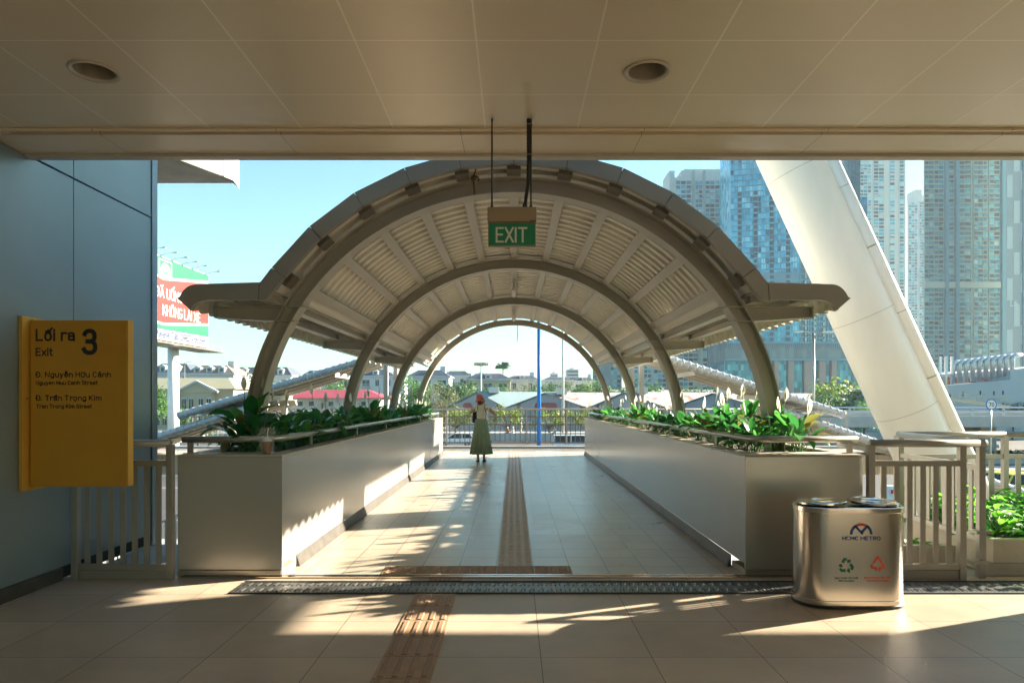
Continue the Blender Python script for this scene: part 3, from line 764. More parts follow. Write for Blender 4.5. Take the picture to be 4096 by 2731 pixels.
# ------------------------------------------------------------------ low leafy planter at right
def low_planter():
    t=thing('low_planter','low beige planter with bright green shrubs at the right edge','planter',(5,5.5,0))
    b=B(); b.box(3.80,8.5,5.42,5.50,.10,.285); b.box(3.80,3.88,5.501,6.62,.0,.285); b.box(3.80,8.5,6.55,6.62,0,.28); obj('wall',b,m_rim,t,bevel=.006)
    b=B(); b.box(3.74,8.5,5.41,5.52,.003,.099); obj('base',b,m_conc,t)
    b=B(); b.box(3.885,8.4,5.505,6.54,.1,.25); obj('soil',b,m_soil,t)
    b=B(); b.box(2.95,3.62,5.6,5.68,-.02,.20); tag(obj('low_curb',b,m_rim),'low beige curb seen through the right railing','kerb',kind='structure')
    def bush(seed):
        r=random.Random(seed); t=thing('leafy_shrub','x','plant'); b=B()
        for i in range(42):
            az=r.uniform(0,6.28); rr=r.uniform(0,.16); h=r.uniform(.03,.26)
            leaf(b,(rr*math.cos(az),rr*math.sin(az),h),az+r.uniform(-1,1),r.uniform(.09,.15),r.uniform(.045,.075),r.uniform(.7,1.5),r.uniform(.2,.9),r.choice([0,1,1]),5,.03,r.uniform(-.6,.6))
        for i in range(8):
            az=r.uniform(0,6.28); b.tube([(0,0,0),(.05*math.cos(az),.05*math.sin(az),.12),(.14*math.cos(az),.14*math.sin(az),.22)],[.006,.005,.003],5,2)
        obj('foliage',b,[m_leaf2,m_leaf2b,m_stem],t,smooth=True); return t
    pr=[bush(11),bush(12),bush(13)]; k=0
    for i in range(14):
        for j in range(4):
            x=3.98+i*.25+R.uniform(-.05,.05); y=5.62+j*.27
            lab='bright green leafy shrub in the low planter at the right edge'; g='leafy shrubs in the low planter'
            if k<3: o=pr[k]; o.location=(x,y,.245); o['label']=lab; o['group']=g
            else: copy(pr[R.randrange(3)],(x,y,.245),R.uniform(0,6.28),lab,g,R.uniform(.7,1.0))
            k+=1
    for i in range(2):
        copy(pr[i],(3.15+i*.28,5.85,-.02),i*2.0,'small green shrub seen between the bars of the right railing','shrubs behind the right railing',.9)
m_leaf2b=mat('shrub_leaf',(.04,.20,.02),.35,0,.3,8,col2=(.10,.30,.03),transl=.45)
low_planter()

# ------------------------------------------------------------------ exit sign hanging
def exit_sign():
    y=4.31; t=thing('exit_sign','green EXIT sign hanging from the ceiling in a beige housing','sign',(-.01,y,2.6))
    x0,x1=X(1120,y),X(1232,y); 
    b=B(); b.box(x0,x1,y-.03,y+.03,Z(512,y),Z(478,y)); obj('housing',b,m_brown,t,bevel=.004)
    b=B(); b.box(x0+.004,x1-.004,y-.012,y+.012,Z(567,y),Z(512.2,y)); obj('frame',b,m_brown,t,bevel=.002)
    p=B(); p.box(x0+.009,x1-.009,y-.0145,y+.0145,Z(564.5,y),Z(514,y)); pn=obj('panel',p,m_green,t)
    text('lettering','EXIT',(X(1138.5,y),y-.0146,Z(558.5,y)),(1,0,0),(0,0,1),X(1211,y)-X(1138.5,y),Z(523,y)-Z(558.5,y),m_exitw,pn,off=.004)
    b=B(); b.box(x1-.045,x1-.004,y-.0306,y-.0302,2.505,2.509); b.box(x1-.045,x1-.004,y-.0306,y-.0302,2.512,2.514)
    obj('nameplate',b,m_dark,t)
    for px in (1130,1219.5):
        b=B(); xx=X(px,y); b.tube([(xx,y,2.60),(xx,y,3.158)],.0055,8); b.tube([(xx,y,2.598),(xx,y,2.612)],.010,8); obj('rod',b,m_black,t,smooth=True)
    b=B(); xx=X(1213,y); pts=[(xx-.02,y,2.60),(xx-.014,y,2.66),(xx,y,2.75),(xx+.003,y,2.9),(xx+.002,y,3.158)]
    # corrugated conduit
    L=[]; rs=[]
    n=90
    for i in range(n+1):
        s=i/n*(len(pts)-1); k=min(len(pts)-2,int(s)); f=s-k; p=Vector(pts[k]).lerp(Vector(pts[k+1]),f); L.append(p); rs.append(.0125 if i%2 else .0105)
    b.tube(L,rs,8); b.tube([(xx-.021,y,2.598),(xx-.019,y,2.625)],.0155,10); obj('conduit',b,m_black,t)
    b=B()
    for z in (2.93,3.12): b.lathe([(.019,-.003),(.021,0),(.019,.003)],(xx+.008,y,z),14,caps=False)
    obj('cable_tie',b,m_brown,t)
exit_sign()

# ------------------------------------------------------------------ yellow sign
def ysign():
    y=4.93; t=thing('exit_number_sign','yellow board lettered for exit 3 projecting from the metal wall','sign',(-3.45,y,1.4))
    k=.000913
    # face left edge at crop x 232; all text placed from crop coordinates
    xl=X(2352*0+232/3.413,y-.04); z0=Z(689+158/3.413,y-.04)
    s=(y-.04)/F/3.413
    fx=lambda cx:(cx/3.413-CX)*(y-.04)/F
    fz=lambda cy:H+(CY-689-cy/3.413)*(y-.04)/F
    b=B(); b.box(fx(236),fx(990),y-.04,y+.03,fz(1462),fz(158)); body=obj('board',b,m_yel,t,bevel=.004)
    b=B(); b.box(fx(991.5),fx(1003),y-.038,y+.03,fz(1460),fz(156)); obj('edge_strip',b,m_yel2,t,bevel=.002)
    b=B(); b.box(-3.498,-3.47,y-.10,y+.16,fz(1490),fz(130)); b.box(-3.47,fx(240),y-.01,y+.02,fz(1476),fz(146)); obj('wall_bracket',b,m_yel2,t,bevel=.003)
    b=B()
    for zz in (fz(330),fz(815),fz(1310)): b.lathe([(.008,0),(.006,.004)],(0,0,0),10); n=20; 
    obj('screw',b.xf(Matrix.Translation((-3.466,y-.06,1.4))@Matrix.Rotation(rad(90),4,'Y')),m_rail,t)
    def T(sx,cx0,cx1,base,cap,off=.012,nm='lettering'):
        text(nm,sx,(fx(cx0),y-.0405,fz(base)),(1,0,0),(0,0,1),fx(cx1)-fx(cx0),cap*s,m_ink,body,off=off)
    T('Lối ra',280,592,322,96,.018); T('3',645,765,430,205,.02); T('Exit',280,416,438,64,.018)
    T('Đ. Nguyễn Hữu Cảnh',282,870,605,44,.015); T('Nguyen Huu Canh Street',281,768,664,33,.016)
    T('Đ. Trần Trọng Kim',283,797,788,44,.015); T('Tran Trong Kim Street',284,722,848,33,.016)
ysign()

# ------------------------------------------------------------------ recycling bin
def bin_():
    cx,cy=2.30,4.72; rr,hs=.182,.183
    t=thing('recycling_bin','brushed steel twin recycling bin with two round lids','bin',(cx,cy,0))
    def stad(r,n=20):
        P=[]
        for i in range(n+1):
            a=-math.pi/2+math.pi*i/n; P.append((hs+r*math.cos(a),r*math.sin(a)))
        for i in range(n+1):
            a=math.pi/2+math.pi*i/n; P.append((-hs+r*math.cos(a),r*math.sin(a)))
        return P
    def loft(levels):
        b=B(); base=[]
        for (r,z) in levels:
            base.append(len(b.v)); b.v+=[Vector((cx+x,cy+y,z)) for x,y in stad(r)]
        n=42
        for i in range(len(levels)-1):
            for k in range(n):
                a=base[i]+k; c=base[i]+(k+1)%n; b.f.append((a,c,c+n,a+n)); b.m.append(0)
        b.f.append(tuple(base[0]+k for k in range(n))[::-1]); b.m.append(0)
        b.f.append(tuple(base[-1]+k for k in range(n))); b.m.append(0)
        return b
    obj('base',loft([(rr-.004,.002),(rr+.006,.004),(rr+.007,.018),(rr+.002,.024)]),m_black,t,auto=40)
    body=obj('body',loft([(rr+.001,.0245),(rr+.001,.052),(rr-.003,.055),(rr-.003,.635)]),m_steel,t,auto=35)
    obj('top_band',loft([(rr-.001,.6355),(rr+.002,.638),(rr+.002,.668),(rr-.004,.672),(rr-.02,.672)]),m_chrome,t,auto=35)
    for s in (-1,1):
        b=B(); r=.163
        b.lathe([(r-.01,0),(r,.004),(r,.016),(r-.006,.020),(r-.02,.020),(r-.03,.016),(.10,.018),(.07,.024),(.062,.020),(.001,.018)],(0,0,0),40)
        M=Matrix.Translation((cx+s*.176,cy,.680))@Matrix.Rotation(rad(-1.0 if s<0 else 1.5),4,'X')@Matrix.Rotation(rad(1.5*s),4,'Y')
        b.xf(M); obj('lid',b,m_chrome,t,auto=30)
        b=B(); b.tube([(cx+s*.176-.05,cy-.10,.700),(cx+s*.176-.045,cy-.10,.712),(cx+s*.176+.045,cy-.10,.712),(cx+s*.176+.05,cy-.10,.700)],.004,6) if 0 else None
    yf=cy-rr+.003-.0012; d=yf
    fx=lambda a:(1722.6-CX+a/3.286)*d/F
    fz=lambda a:H+(CY-1091-a/3.286)*d/F
    s=d/F/3.286
    blue=mat('logo_blue',(.015,.06,.25),.4); red=mat('logo_red',(.62,.06,.03),.4); gr=mat('logo_green',(.0,.11,.06),.4)
    def poly(nm,pl,m):
        b=B(); b.prism(pl,lambda a,z:(fx(a),yf,fz(z)),lambda a,z:(fx(a),yf-.0006,fz(z))); return obj(nm,b,m,body)
    # round M emblem
    def ring(c,r0,r1,a0,a1,n=14):
        o=[(c[0]+r1*math.cos(rad(a0+(a1-a0)*i/n)),c[1]-r1*math.sin(rad(a0+(a1-a0)*i/n))) for i in range(n+1)]
        return o+[(c[0]+r0*math.cos(rad(a0+(a1-a0)*i/n)),c[1]-r0*math.sin(rad(a0+(a1-a0)*i/n))) for i in range(n,-1,-1)]
    c=(840,445)
    def strip(nm,quads,m):
        b=B()
        for pl in quads: b.prism(pl,lambda a,z:(fx(a),yf,fz(z)),lambda a,z:(fx(a),yf-.0006,fz(z)))
        return obj(nm,b,m,body)
    def rq(c,r0,r1,a0,a1,n=10):
        return [[(c[0]+r*math.cos(rad(a)),c[1]-r*math.sin(rad(a))) for r,a in ((r0,a0+(a1-a0)*i/n),(r1,a0+(a1-a0)*i/n),(r1,a0+(a1-a0)*(i+1)/n),(r0,a0+(a1-a0)*(i+1)/n))] for i in range(n)]
    strip('emblem',rq(c,64,84,62,118),red)
    strip('emblem',rq(c,66,85,122,180)+rq(c,66,85,0,58)+[[(783,382),(800,376),(858,437),(845,448)],[(898,382),(881,376),(835,424),(848,438)]],blue)
    text('lettering','HCMC METRO',(fx(697),yf-.0005,fz(489)),(1,0,0),(0,0,1),fx(985)-fx(697),29*s,blue,body,off=.022)
    # recycle arrows
    def arrows(c,R0,m):
        Q=[]
        for k in range(3):
            a=rad(120*k)
            def T(p): x,y=p; return (c[0]+(x*math.cos(a)-y*math.sin(a))*R0,c[1]+(x*math.sin(a)+y*math.cos(a))*R0)
            Q.append([T(p) for p in [(-.72,.86),(-.98,.45),(-.70,.30),(-.52,.50)]])
            Q.append([T(p) for p in [(-.72,.86),(-.52,.46),(-.10,.46),(-.10,.86)]])
            Q.append([T(p) for p in [(.08,.66),(.42,.28),(.42,1.04)]])
            Q.append([T(p) for p in [(.36,.46),(.55,.46),(.55,.86),(.36,.86)]])
        return strip('recycle_symbol',Q,m)
    arrows((726,682),54,gr)
    c=(965,668)
    strip('waste_symbol',[[(958,612),(972,612),(1022,688),(1006,692)],[(958,612),(925,662),(937,668),(965,627)],[(908,688),(921,668),(933,676),(925,690)],
        [(908,688),(925,690),(945,704),(920,704)],[(925,690),(960,690),(960,704),(925,704)],[(972,690),(1022,688),(1010,704),(972,704)],[(951,704),(960,704),(960,724),(938,708)],[(972,704),(981,704),(994,708),(972,724)]],red)
    text('lettering','RÁC THẢI TÁI CHẾ',(fx(641),yf-.0005,fz(781)),(1,0,0),(0,0,1),fx(815)-fx(641),12*s,gr,body,off=.03)
    text('lettering','RECYCLABLE',(fx(671),yf-.0005,fz(802)),(1,0,0),(0,0,1),fx(785)-fx(671),12*s,gr,body,off=.03)
    text('lettering','RÁC KHÔNG TÁI CHẾ',(fx(865),yf-.0005,fz(779)),(1,0,0),(0,0,1),fx(1062)-fx(865),12*s,red,body,off=.03)
    text('lettering','NON-RECYCLABLE',(fx(881),yf-.0005,fz(800)),(1,0,0),(0,0,1),fx(1048)-fx(881),12*s,red,body,off=.03)
bin_()

# ------------------------------------------------------------------ cup in a plastic bag
def cup():
    x,y=-1.955,5.42; t=thing('drink_cup','drink cup inside a clear plastic bag on the planter corner','cup',(x,y,.962))
    b=B(); b.lathe([(.028,.965),(.036,1.06),(.037,1.062)],(x,y,0),20); obj('cup',b,mat('iced_tea',(.30,.12,.04),.2,0,.1,9),t,smooth=True)
    b=B(); b.lathe([(.040,1.063),(.040,1.069),(.030,1.085),(.012,1.10)],(x,y,0),20); obj('lid',b,clearmat('clear_lid',(.9,.9,.9),.5),t,smooth=True)
    b=B(); b.tube([(x,y,1.09),(x+.01,y,1.17)],.004,8); obj('straw',b,m_white,t)
    r=random.Random(5); b=B(); n=22; prof=[(.05,.964),(.057,1.0),(.056,1.05),(.06,1.10),(.066,1.14),(.052,1.175)]
    for i,(rr,z) in enumerate(prof):
        for k in range(n):
            a=6.283*k/n; q=rr*(1+r.uniform(-.16,.16)); b.v.append(Vector((x+q*math.cos(a),y+q*.75*math.sin(a),z+r.uniform(-.012,.012)*(i>0))))
    for i in range(len(prof)-1):
        for k in range(n):
            a=i*n+k; c=i*n+(k+1)%n; b.f.append((a,c,c+n,a+n)); b.m.append(0)
    obj('plastic_bag',b,clearmat('clear_plastic',(.85,.87,.88),.13,.08),t)
cup()

# ------------------------------------------------------------------ the great inclined column
def column():
    d=10.5; a=PT(1811,355,d); c=PT(2106,995,d); dirv=(c-a).normalized(); top=a-dirv*4; bot=a+dirv*((a.z-G)/-dirv.z)
    t=thing('inclined_column','huge white inclined steel column leaning beside the walkway','column',tuple(bot))
    b=B(); n=24; P=[top.lerp(bot,i/n) for i in range(n+1)]; b.tube(P,[.455]*(n+1),64); obj('shaft',b,m_column,t,auto=40)
    # weld seams
    for f in (.30,.47,.58):
        p=top.lerp(bot,f); b=B(); b.tube([p-dirv*.004,p+dirv*.004],.4565,64,caps=False); obj('weld_seam',b,m_rim,t,smooth=True)
    sd=Vector((0,-1,0)).cross(dirv).normalized()
    if sd.x<0: sd=-sd
    off=sd*.40+Vector((0,-.26,0))
    b=B(); b.tube([top+off,bot+off],.115,24); obj('downpipe',b,m_column,t,smooth=True)
    for py in (467,600,745,890,):
        f=((Z(py,d)-top.z)/(bot.z-top.z)); p=top.lerp(bot,f)+off
        b=B()
        b.tube([p-dirv*.012,p+dirv*.012],.120,24,caps=False) if py in (600,890) else b.tube([p-dirv*.006,p+dirv*.006],.1165,24,caps=False)
        q=p-sd*.16+Vector((0,-.02,0)); b.obox(q,sd*.055,dirv*.028,Vector((0,-.02,0))); obj('clamp',b,m_rim if py not in(600,890) else m_rail,t)
    # taper shoe at the foot
column()
# concrete crosshead at upper left
def crosshead():
    t=thing('concrete_crosshead','weathered concrete viaduct crosshead jutting in at the upper left','concrete beam',(-6,13.5,5.8))
    zb=Z(422,14)
    pl=[(-14,12.2),(-6.34,12.2),(-5.82,13.62),(-5.69,14.0),(-5.62,14.3),(-14,14.3)]
    b=B(); n=len(pl)
    pl=[(-14,12.45),(X(390,12.45),12.45),(X(512,13.55),13.55),(X(542,14.0),14.0),(-14,14.02)]
    b.pz(pl,zb,zb+2.2); obj('beam',b,m_conc,t,bevel=.03)
    b=B(); b.pz([(X(512,13.55)+.012,13.55),(X(545,14.0),13.8),(X(556,14.4),14.2),(X(554,14.5),14.4),(X(541,14.0),14.01)],zb,zb+2.2); obj('nose',b,m_concl,t,bevel=.04)
crosshead()
# ------------------------------------------------------------------ people
def skin(name,verts,edges,radii,mt,parent,root=0,sub=2,smooth=True):
    me=bpy.data.meshes.new(name); me.from_pydata([tuple(v) for v in verts],edges,[]); me.materials.append(mt)
    o=bpy.data.objects.new(name,me); COL.objects.link(o)
    sk=o.modifiers.new('skin','SKIN'); sk.use_smooth_shade=True
    ly=me.skin_vertices[0].data if me.skin_vertices else None
    for i,r in enumerate(radii):
        rr=r if isinstance(r,tuple) else (r,r); ly[i].radius=rr; ly[i].use_root=(i==root)
    ss=o.modifiers.new('sub','SUBSURF'); ss.levels=sub; ss.render_levels=sub
    o.parent=parent; WL[o.name]=Vector(); return o
m_skin=mat('skin',(.50,.29,.19),.5,0,.05,9)
m_hair=mat('hair',(.05,.03,.02),.5,0,.2,30)
def pleat(b,levels,n=72,npl=14,seed=3):
    """skirt: rings (z,rx,ry,amp)"""
    r=random.Random(seed); ph=[r.uniform(-.4,.4) for _ in range(npl)]
    for (z,rx,ry,am,ox) in levels:
        for k in range(n):
            a=2*math.pi*k/n; q=1+am*math.sin(npl*a+ph[int(a/6.2832*npl)%npl]*.6)+am*.5*math.sin(5*a+1)
            b.v.append(Vector((ox+rx*q*math.cos(a),ry*q*math.sin(a),z)))
    for i in range(len(levels)-1):
        for k in range(n):
            a=i*n+k; c=i*n+(k+1)%n; b.f.append((a,c,c+n,a+n)); b.m.append(0)
def woman():
    t=thing('person','woman in a salmon hat, cream top and long sage skirt seen from behind, elbows raised','person')
    V=[(0,0,.86),(0,0,.98),(0,.0,1.10),(.0,.005,1.215),(0,.01,1.275),(-.005,.02,1.325),(-.012,.035,1.375),(-.018,.045,1.42),(-.02,.04,1.46),  #0-8 spine,neck,head
       (-.085,0,.84),(-.085,.01,.47),(-.07,.0,.10),(-.075,.055,.035),(-.08,.12,.022),   #9-13 left leg
       (.07,0,.84),(.07,.01,.47),(.065,.0,.10),(.07,.055,.035),(.075,.12,.022),       #14-18 right
       (-.145,.0,1.235),(-.275,.03,1.095),(-.19,.20,1.20),(-.10,.27,1.29),             #19-22 left arm
       (.145,.0,1.235),(.31,.03,1.085),(.18,.20,1.20),(.07,.27,1.29)]                #23-26
    E=[(0,1),(1,2),(2,3),(3,4),(4,5),(5,6),(6,7),(7,8),(0,9),(9,10),(10,11),(11,12),(12,13),(0,14),(14,15),(15,16),(16,17),(17,18),(3,19),(19,20),(20,21),(21,22),(3,23),(23,24),(24,25),(25,26)]
    Rr=[(.10,.13),(.085,.115),(.09,.12),(.08,.12),(.045,.05),.036,.06,.075,.06,.075,.045,.030,.03,.022,.075,.045,.03,.03,.022,.052,.042,.034,.026,.052,.042,.034,.026]
    # hands: palm and five fingers each
    def hand(i,s):
        w=Vector(V[i]); base=len(V)
        palm=w+Vector((s*-.02,.035,.045)); V.append(tuple(palm)); E.append((i,len(V)-1)); Rr.append((.024,.013)); p=len(V)-1
        for k in range(4):
            o=Vector(((k-1.5)*.017,.012,.035+(1.5-abs(k-1.5))*.006)); V.append(tuple(palm+o)); E.append((p,len(V)-1)); Rr.append(.0085)
            V.append(tuple(palm+o+Vector((-s*.01,.018,.022)))); E.append((len(V)-2,len(V)-1)); Rr.append(.0075)
        V.append(tuple(palm+Vector((-s*.032,-.006,.012)))); E.append((p,len(V)-1)); Rr.append(.009)
        V.append(tuple(palm+Vector((-s*.045,.0,.035)))); E.append((len(V)-2,len(V)-1)); Rr.append(.0075)
    hand(22,-1); hand(26,1)
    body=skin('body',V,E,Rr,m_skin,t)
    # face on the far side
    b=B(); b.tube([(-.018,.112,1.43),(-.018,.128,1.405),(-.018,.118,1.40)],[.006,.011,.008],8); 
    for sx in (-.03,.03): b.lathe([(.001,-.009),(.008,-.005),(.010,0),(.008,.005),(.001,.009)],(-.018+sx,.108,1.425),10)
    b.tube([(-.04,.112,1.375),(-.018,.117,1.372),(.004,.112,1.375)],[.003,.006,.003],6)
    obj('face',b,m_skin,t,smooth=True)
    for sx in (-1,1):
        b=B(); b.lathe([(.004,-.02),(.010,-.015),(.013,0),(.011,.016),(.003,.024)],(-.018+sx*.072,.035,1.405),8,sx=.5); obj('ear',b,m_skin,t,smooth=True)
    # blouse
    Vb=[(0,0,.955),(0,0,1.02),(0,.0,1.12),(.0,.003,1.205),(0,.005,1.255),(-.14,.0,1.235),(-.20,.012,1.175),(.14,.0,1.235),(.215,.012,1.165)]
    Eb=[(0,1),(1,2),(2,3),(3,4),(3,5),(5,6),(3,7),(7,8)]
    top=skin('blouse',Vb,Eb,[(.105,.135),(.108,.14),(.108,.145),(.09,.135),(.05,.085),.060,.052,.060,.052],mat('cream_fabric',(.72,.64,.50),.85,0,.08,14,.3,60),t)
    sk=B(); pleat(sk,[(.975,.120,.095,.0,0),(.94,.135,.105,.01,0),(.82,.15,.13,.04,0),(.6,.175,.15,.075,-.005),(.38,.205,.18,.11,-.005),(.175,.235,.205,.13,-.005)],npl=13)
    s=obj('skirt',sk,mat('sage_fabric',(.25,.34,.22),.85,0,.12,10,.3,80),t,smooth=True); md=s.modifiers.new('s','SOLIDIFY'); md.thickness=.006
    # hat
    b=B(); b.lathe([(.001,.205),(.05,.20),(.085,.178),(.098,.14),(.103,.09),(.106,.062),(.128,.028),(.146,.004),(.143,.0),(.124,.024),(.100,.058),(.096,.10),(.001,.15)],(0,0,0),36,sy=1.05,caps=False)
    for i,v in enumerate(b.v):
        if (v.x**2+v.y**2)**.5>.12: v.z+=.012*math.sin(3*math.atan2(v.y,v.x)+1)
    b.xf(Matrix.Translation((-.022,.035,1.362))@Matrix.Scale(.86,4)@Matrix.Rotation(rad(-7),4,'Y')@Matrix.Rotation(rad(-8),4,'X'))
    obj('hat',b,mat('salmon_straw',(.55,.17,.14),.8,0,.12,40,.4,120),t,smooth=True)
    b=B()
    for i in range(16):
        a=math.pi*1.05+i/15*math.pi*.9; x=-.018+.07*math.cos(a); y=.035+.07*math.sin(a)
        b.tube([(x,y,1.44),(x*1.05,y-.006,1.39),(x*.8-.01,y+.002,1.335),(x*.5-.01,y*.6,1.30)],[.018,.018,.012,.005],6)
    obj('hair',b,mat('auburn_hair',(.16,.065,.03),.5,0,.3,30),t,smooth=True)
    for sx,xx in ((-1,-.078),(1,.072)):
        b=B(); pr=[(.001,.0,-.085),(.03,.0,-.075)]
        b.lathe([(.030,.002),(.040,.006),(.042,.02),(.036,.045),(.026,.06)],(0,0,0),20,sx=1,sy=2.6)
        for v in b.v:
            if v.z>.03 and v.y>0: v.y*=.25
        b.xf(Matrix.Translation((xx,.035,.0))@Matrix.Rotation(rad(sx*-8),4,'Z')); obj('shoe',b,mat('navy_shoe',(.015,.02,.035),.5),t,smooth=True)
    t.location=(-.745,15.6,.003)
    bp=thing('backpack','black bag worn at the woman\'s left side','bag')
    b=B(); b.lathe([(.001,-.13),(.05,-.125),(.065,-.09),(.068,.0),(.06,.09),(.04,.125),(.001,.13)],(0,0,0),20,sx=.85,sy=1.2)
    b.xf(Matrix.Translation((-.155,.075,1.01))@Matrix.Rotation(rad(6),4,'Y')); obj('pouch',b,mat('black_nylon',(.015,.016,.02),.6,0,.2,30),bp,smooth=True)
    b=B(); 
    b.tube([(-.125,.02,1.08),(-.12,-.115,1.02),(-.10,-.135,1.12),(-.075,-.125,1.22),(-.07,-.03,1.30),(-.10,.08,1.18)],.007,6)
    b.tube([(.13,.06,1.06),(.125,-.09,1.08),(.10,-.115,1.18),(.085,-.08,1.265),(.085,.02,1.29)],.007,6)
    obj('strap',b,bpy.data.materials['black_nylon'],bp,smooth=True); bp.location=t.location
    ph=thing('phone','dark phone held up in both hands of the woman','phone',(0,0,0)); 
    b=B(); b.box(-.075,.045,.325,.333,1.335,1.40); obj('case',b,m_black,ph,bevel=.004); b=B(); b.box(-.07,.04,.3243,.3249,1.34,1.395); obj('screen',b,mat('phone_screen',(.02,.03,.04),.1),ph); ph.location=t.location
woman()
def figure(name,label,pose,loc,rz,shirt,trous,hat=None,extra=None):
    t=thing(name,label,'person')
    if pose=='stand':
        V=[(0,0,.92),(0,0,1.15),(0,0,1.38),(0,0,1.47),(0,.01,1.56),(0,.01,1.63),(-.09,0,.88),(-.1,.02,.48),(-.1,0,.07),(-.1,.12,.03),(.09,0,.88),(.1,.05,.48),(.1,-.06,.07),(.1,.06,.03),(-.19,0,1.38),(-.25,.0,1.12),(-.24,.1,.9),(.19,0,1.38),(.25,0,1.12),(.24,.1,.9)]
    else:
        V=[(0,0,.50),(0,.02,.75),(0,.04,.98),(0,.05,1.07),(0,.08,1.16),(0,.09,1.23),(-.1,.05,.48),(-.12,.45,.50),(-.12,.5,.1),(-.12,.62,.04),(.1,.05,.48),(.12,.45,.50),(.12,.48,.1),(.12,.6,.04),(-.19,.04,.98),(-.24,.12,.74),(-.16,.36,.68),(.19,.04,.98),(.24,.12,.74),(.16,.36,.68)]
    E=[(0,1),(1,2),(2,3),(3,4),(4,5),(0,6),(6,7),(7,8),(8,9),(0,10),(10,11),(11,12),(12,13),(2,14),(14,15),(15,16),(2,17),(17,18),(18,19)]
    Rr=[.13,.13,.12,.05,.09,.08,.09,.06,.04,.035,.09,.06,.04,.035,.06,.045,.035,.06,.045,.035]
    skin('body',V,E,Rr,m_skin,t,sub=1)
    Vb=[V[0],V[1],V[2],V[14],V[15],V[17],V[18]]
    skin('shirt',Vb,[(0,1),(1,2),(2,3),(3,4),(2,5),(5,6)],[.15,.15,.14,.075,.06,.075,.06],shirt,t,sub=1)
    Vt=[V[0],V[6],V[7],V[8],V[10],V[11],V[12]]
    skin('trousers',Vt,[(0,1),(1,2),(2,3),(0,4),(4,5),(5,6)],[.145,.105,.075,.055,.105,.075,.055],trous,t,sub=1)
    h=Vector(V[5]); b=B(); b.lathe([(.001,.14),(.08,.12),(.12,.05),(.125,-.02),(.11,-.05)],tuple(h),14); obj('helmet' if hat else 'hair',b,hat or m_hair,t,smooth=True)
    t.location=loc; t.rotation_euler=(0,0,rz); return t
def mk(n,c,r=.8): return mat(n,c,r,0,.1,5)
c_or,c_wh,c_bl,c_be,c_nv,c_rd=mk('orange_cloth',(.75,.16,.04)),mk('white_cloth',(.75,.75,.72)),mk('blue_cloth',(.05,.12,.3)),mk('beige_cloth',(.5,.42,.32)),mk('navy_cloth',(.03,.04,.08)),mk('red_cloth',(.5,.05,.06))

# ------------------------------------------------------------------ vehicles
m_tyre=mat('tyre',(.02,.02,.02),.8); m_glassd=mat('car_glass',(.02,.05,.07),.08,.2); m_lamp=mat('lamp_red',(.4,.02,.02),.3); m_lampw=mat('lamp_clear',(.7,.7,.68),.2)
def car(name,label,cat,loc,rz,paint,kind='sedan',L=4.5,W=1.8):
    t=thing(name,label,cat)
    if kind=='sedan': low=[(-2.2,.35),(-2.25,.75),(-2.0,.95),(-1.3,1.0),(1.0,.98),(2.0,.80),(2.25,.6),(2.2,.3)]; cab=[(-1.75,.97),(-1.05,1.42),(.25,1.45),(1.15,.97)]
    elif kind=='suv': low=[(-2.2,.4),(-2.25,.9),(-2.15,1.08),(1.1,1.05),(2.1,.9),(2.25,.7),(2.2,.35)]; cab=[(-2.1,1.07),(-1.75,1.62),(.2,1.66),(1.15,1.05)]
    else: low=[(-2.4,.35),(-2.45,1.15),(1.9,1.12),(2.3,.9),(2.4,.4)]; cab=[(-2.43,1.13),(-2.35,1.95),(1.2,1.95),(1.9,1.12)]
    b=B(); b.prism(low,lambda a,z:(a,-W/2,z),lambda a,z:(a,W/2,z)); obj('body',b,paint,t,bevel=.09)
    b=B(); b.prism(cab,lambda a,z:(a,-W/2*.90+.0*(z),z),lambda a,z:(a,W/2*.90,z)); obj('glasshouse',b,m_glassd,t,bevel=.05)
    b=B(); x0,x1,zt=cab[1][0],cab[2][0],cab[1][1]; b.box(x0-.02,x1+.02,-W/2*.88,W/2*.88,zt-.03,zt+.045)
    for s in (-1,1):
        for xa in ((x0+x1)/2,): b.box(xa-.04,xa+.04,s*W/2*.905-.01,s*W/2*.905+.01,1.0,zt)
        for (p,q) in ((cab[0],cab[1]),(cab[3],cab[2])): b.beam((p[0],s*W/2*.9,p[1]),(q[0],s*W/2*.9,q[1]),.06,.09)
    obj('roof',b,paint,t,bevel=.02)
    for sx in (-1.4,1.4):
        for s in (-1,1):
            b=B(); b.tube([(sx,s*(W/2-.2),.33),(sx,s*(W/2+.01),.33)],.33,20); w=obj('wheel',b,m_tyre,t)
            b=B(); b.tube([(sx,s*(W/2+.011),.33),(sx,s*(W/2+.02),.33)],.2,12); obj('rim',b,m_rail,w)
    for s in (-1,1):
        b=B(); b.box(-2.27,-2.2,s*.6,s*.85,.72,.9); obj('tail_light',b,m_lamp,t)
        b=B(); b.box(2.1,2.26,s*.55,s*.82,.6,.72); obj('headlight',b,m_lampw,t)
    t.location=loc; t.rotation_euler=(0,0,rz); return t
def motorbike(label,loc,rz):
    t=thing('motorbike',label,'motorbike')
    b=B(); b.tube([(-.6,0,.75),(-.1,0,.72),(.25,0,.45),(.5,0,.5),(.62,0,.95)],[.12,.14,.1,.07,.06],10); b.tube([(.62,-.3,1.0),(.62,.3,1.0)],.02,6); obj('frame',b,c_nv,t,smooth=True)
    for x in (-.6,.65):
        b=B(); b.lathe([(.16,-.04),(.28,-.05),(.28,.05),(.16,.04)],(0,0,0),18,caps=False); b.xf(Matrix.Translation((x,0,.29))@Matrix.Rotation(rad(90),4,'X')); obj('wheel',b,m_tyre,t)
    t.location=loc; t.rotation_euler=(0,0,rz); return t
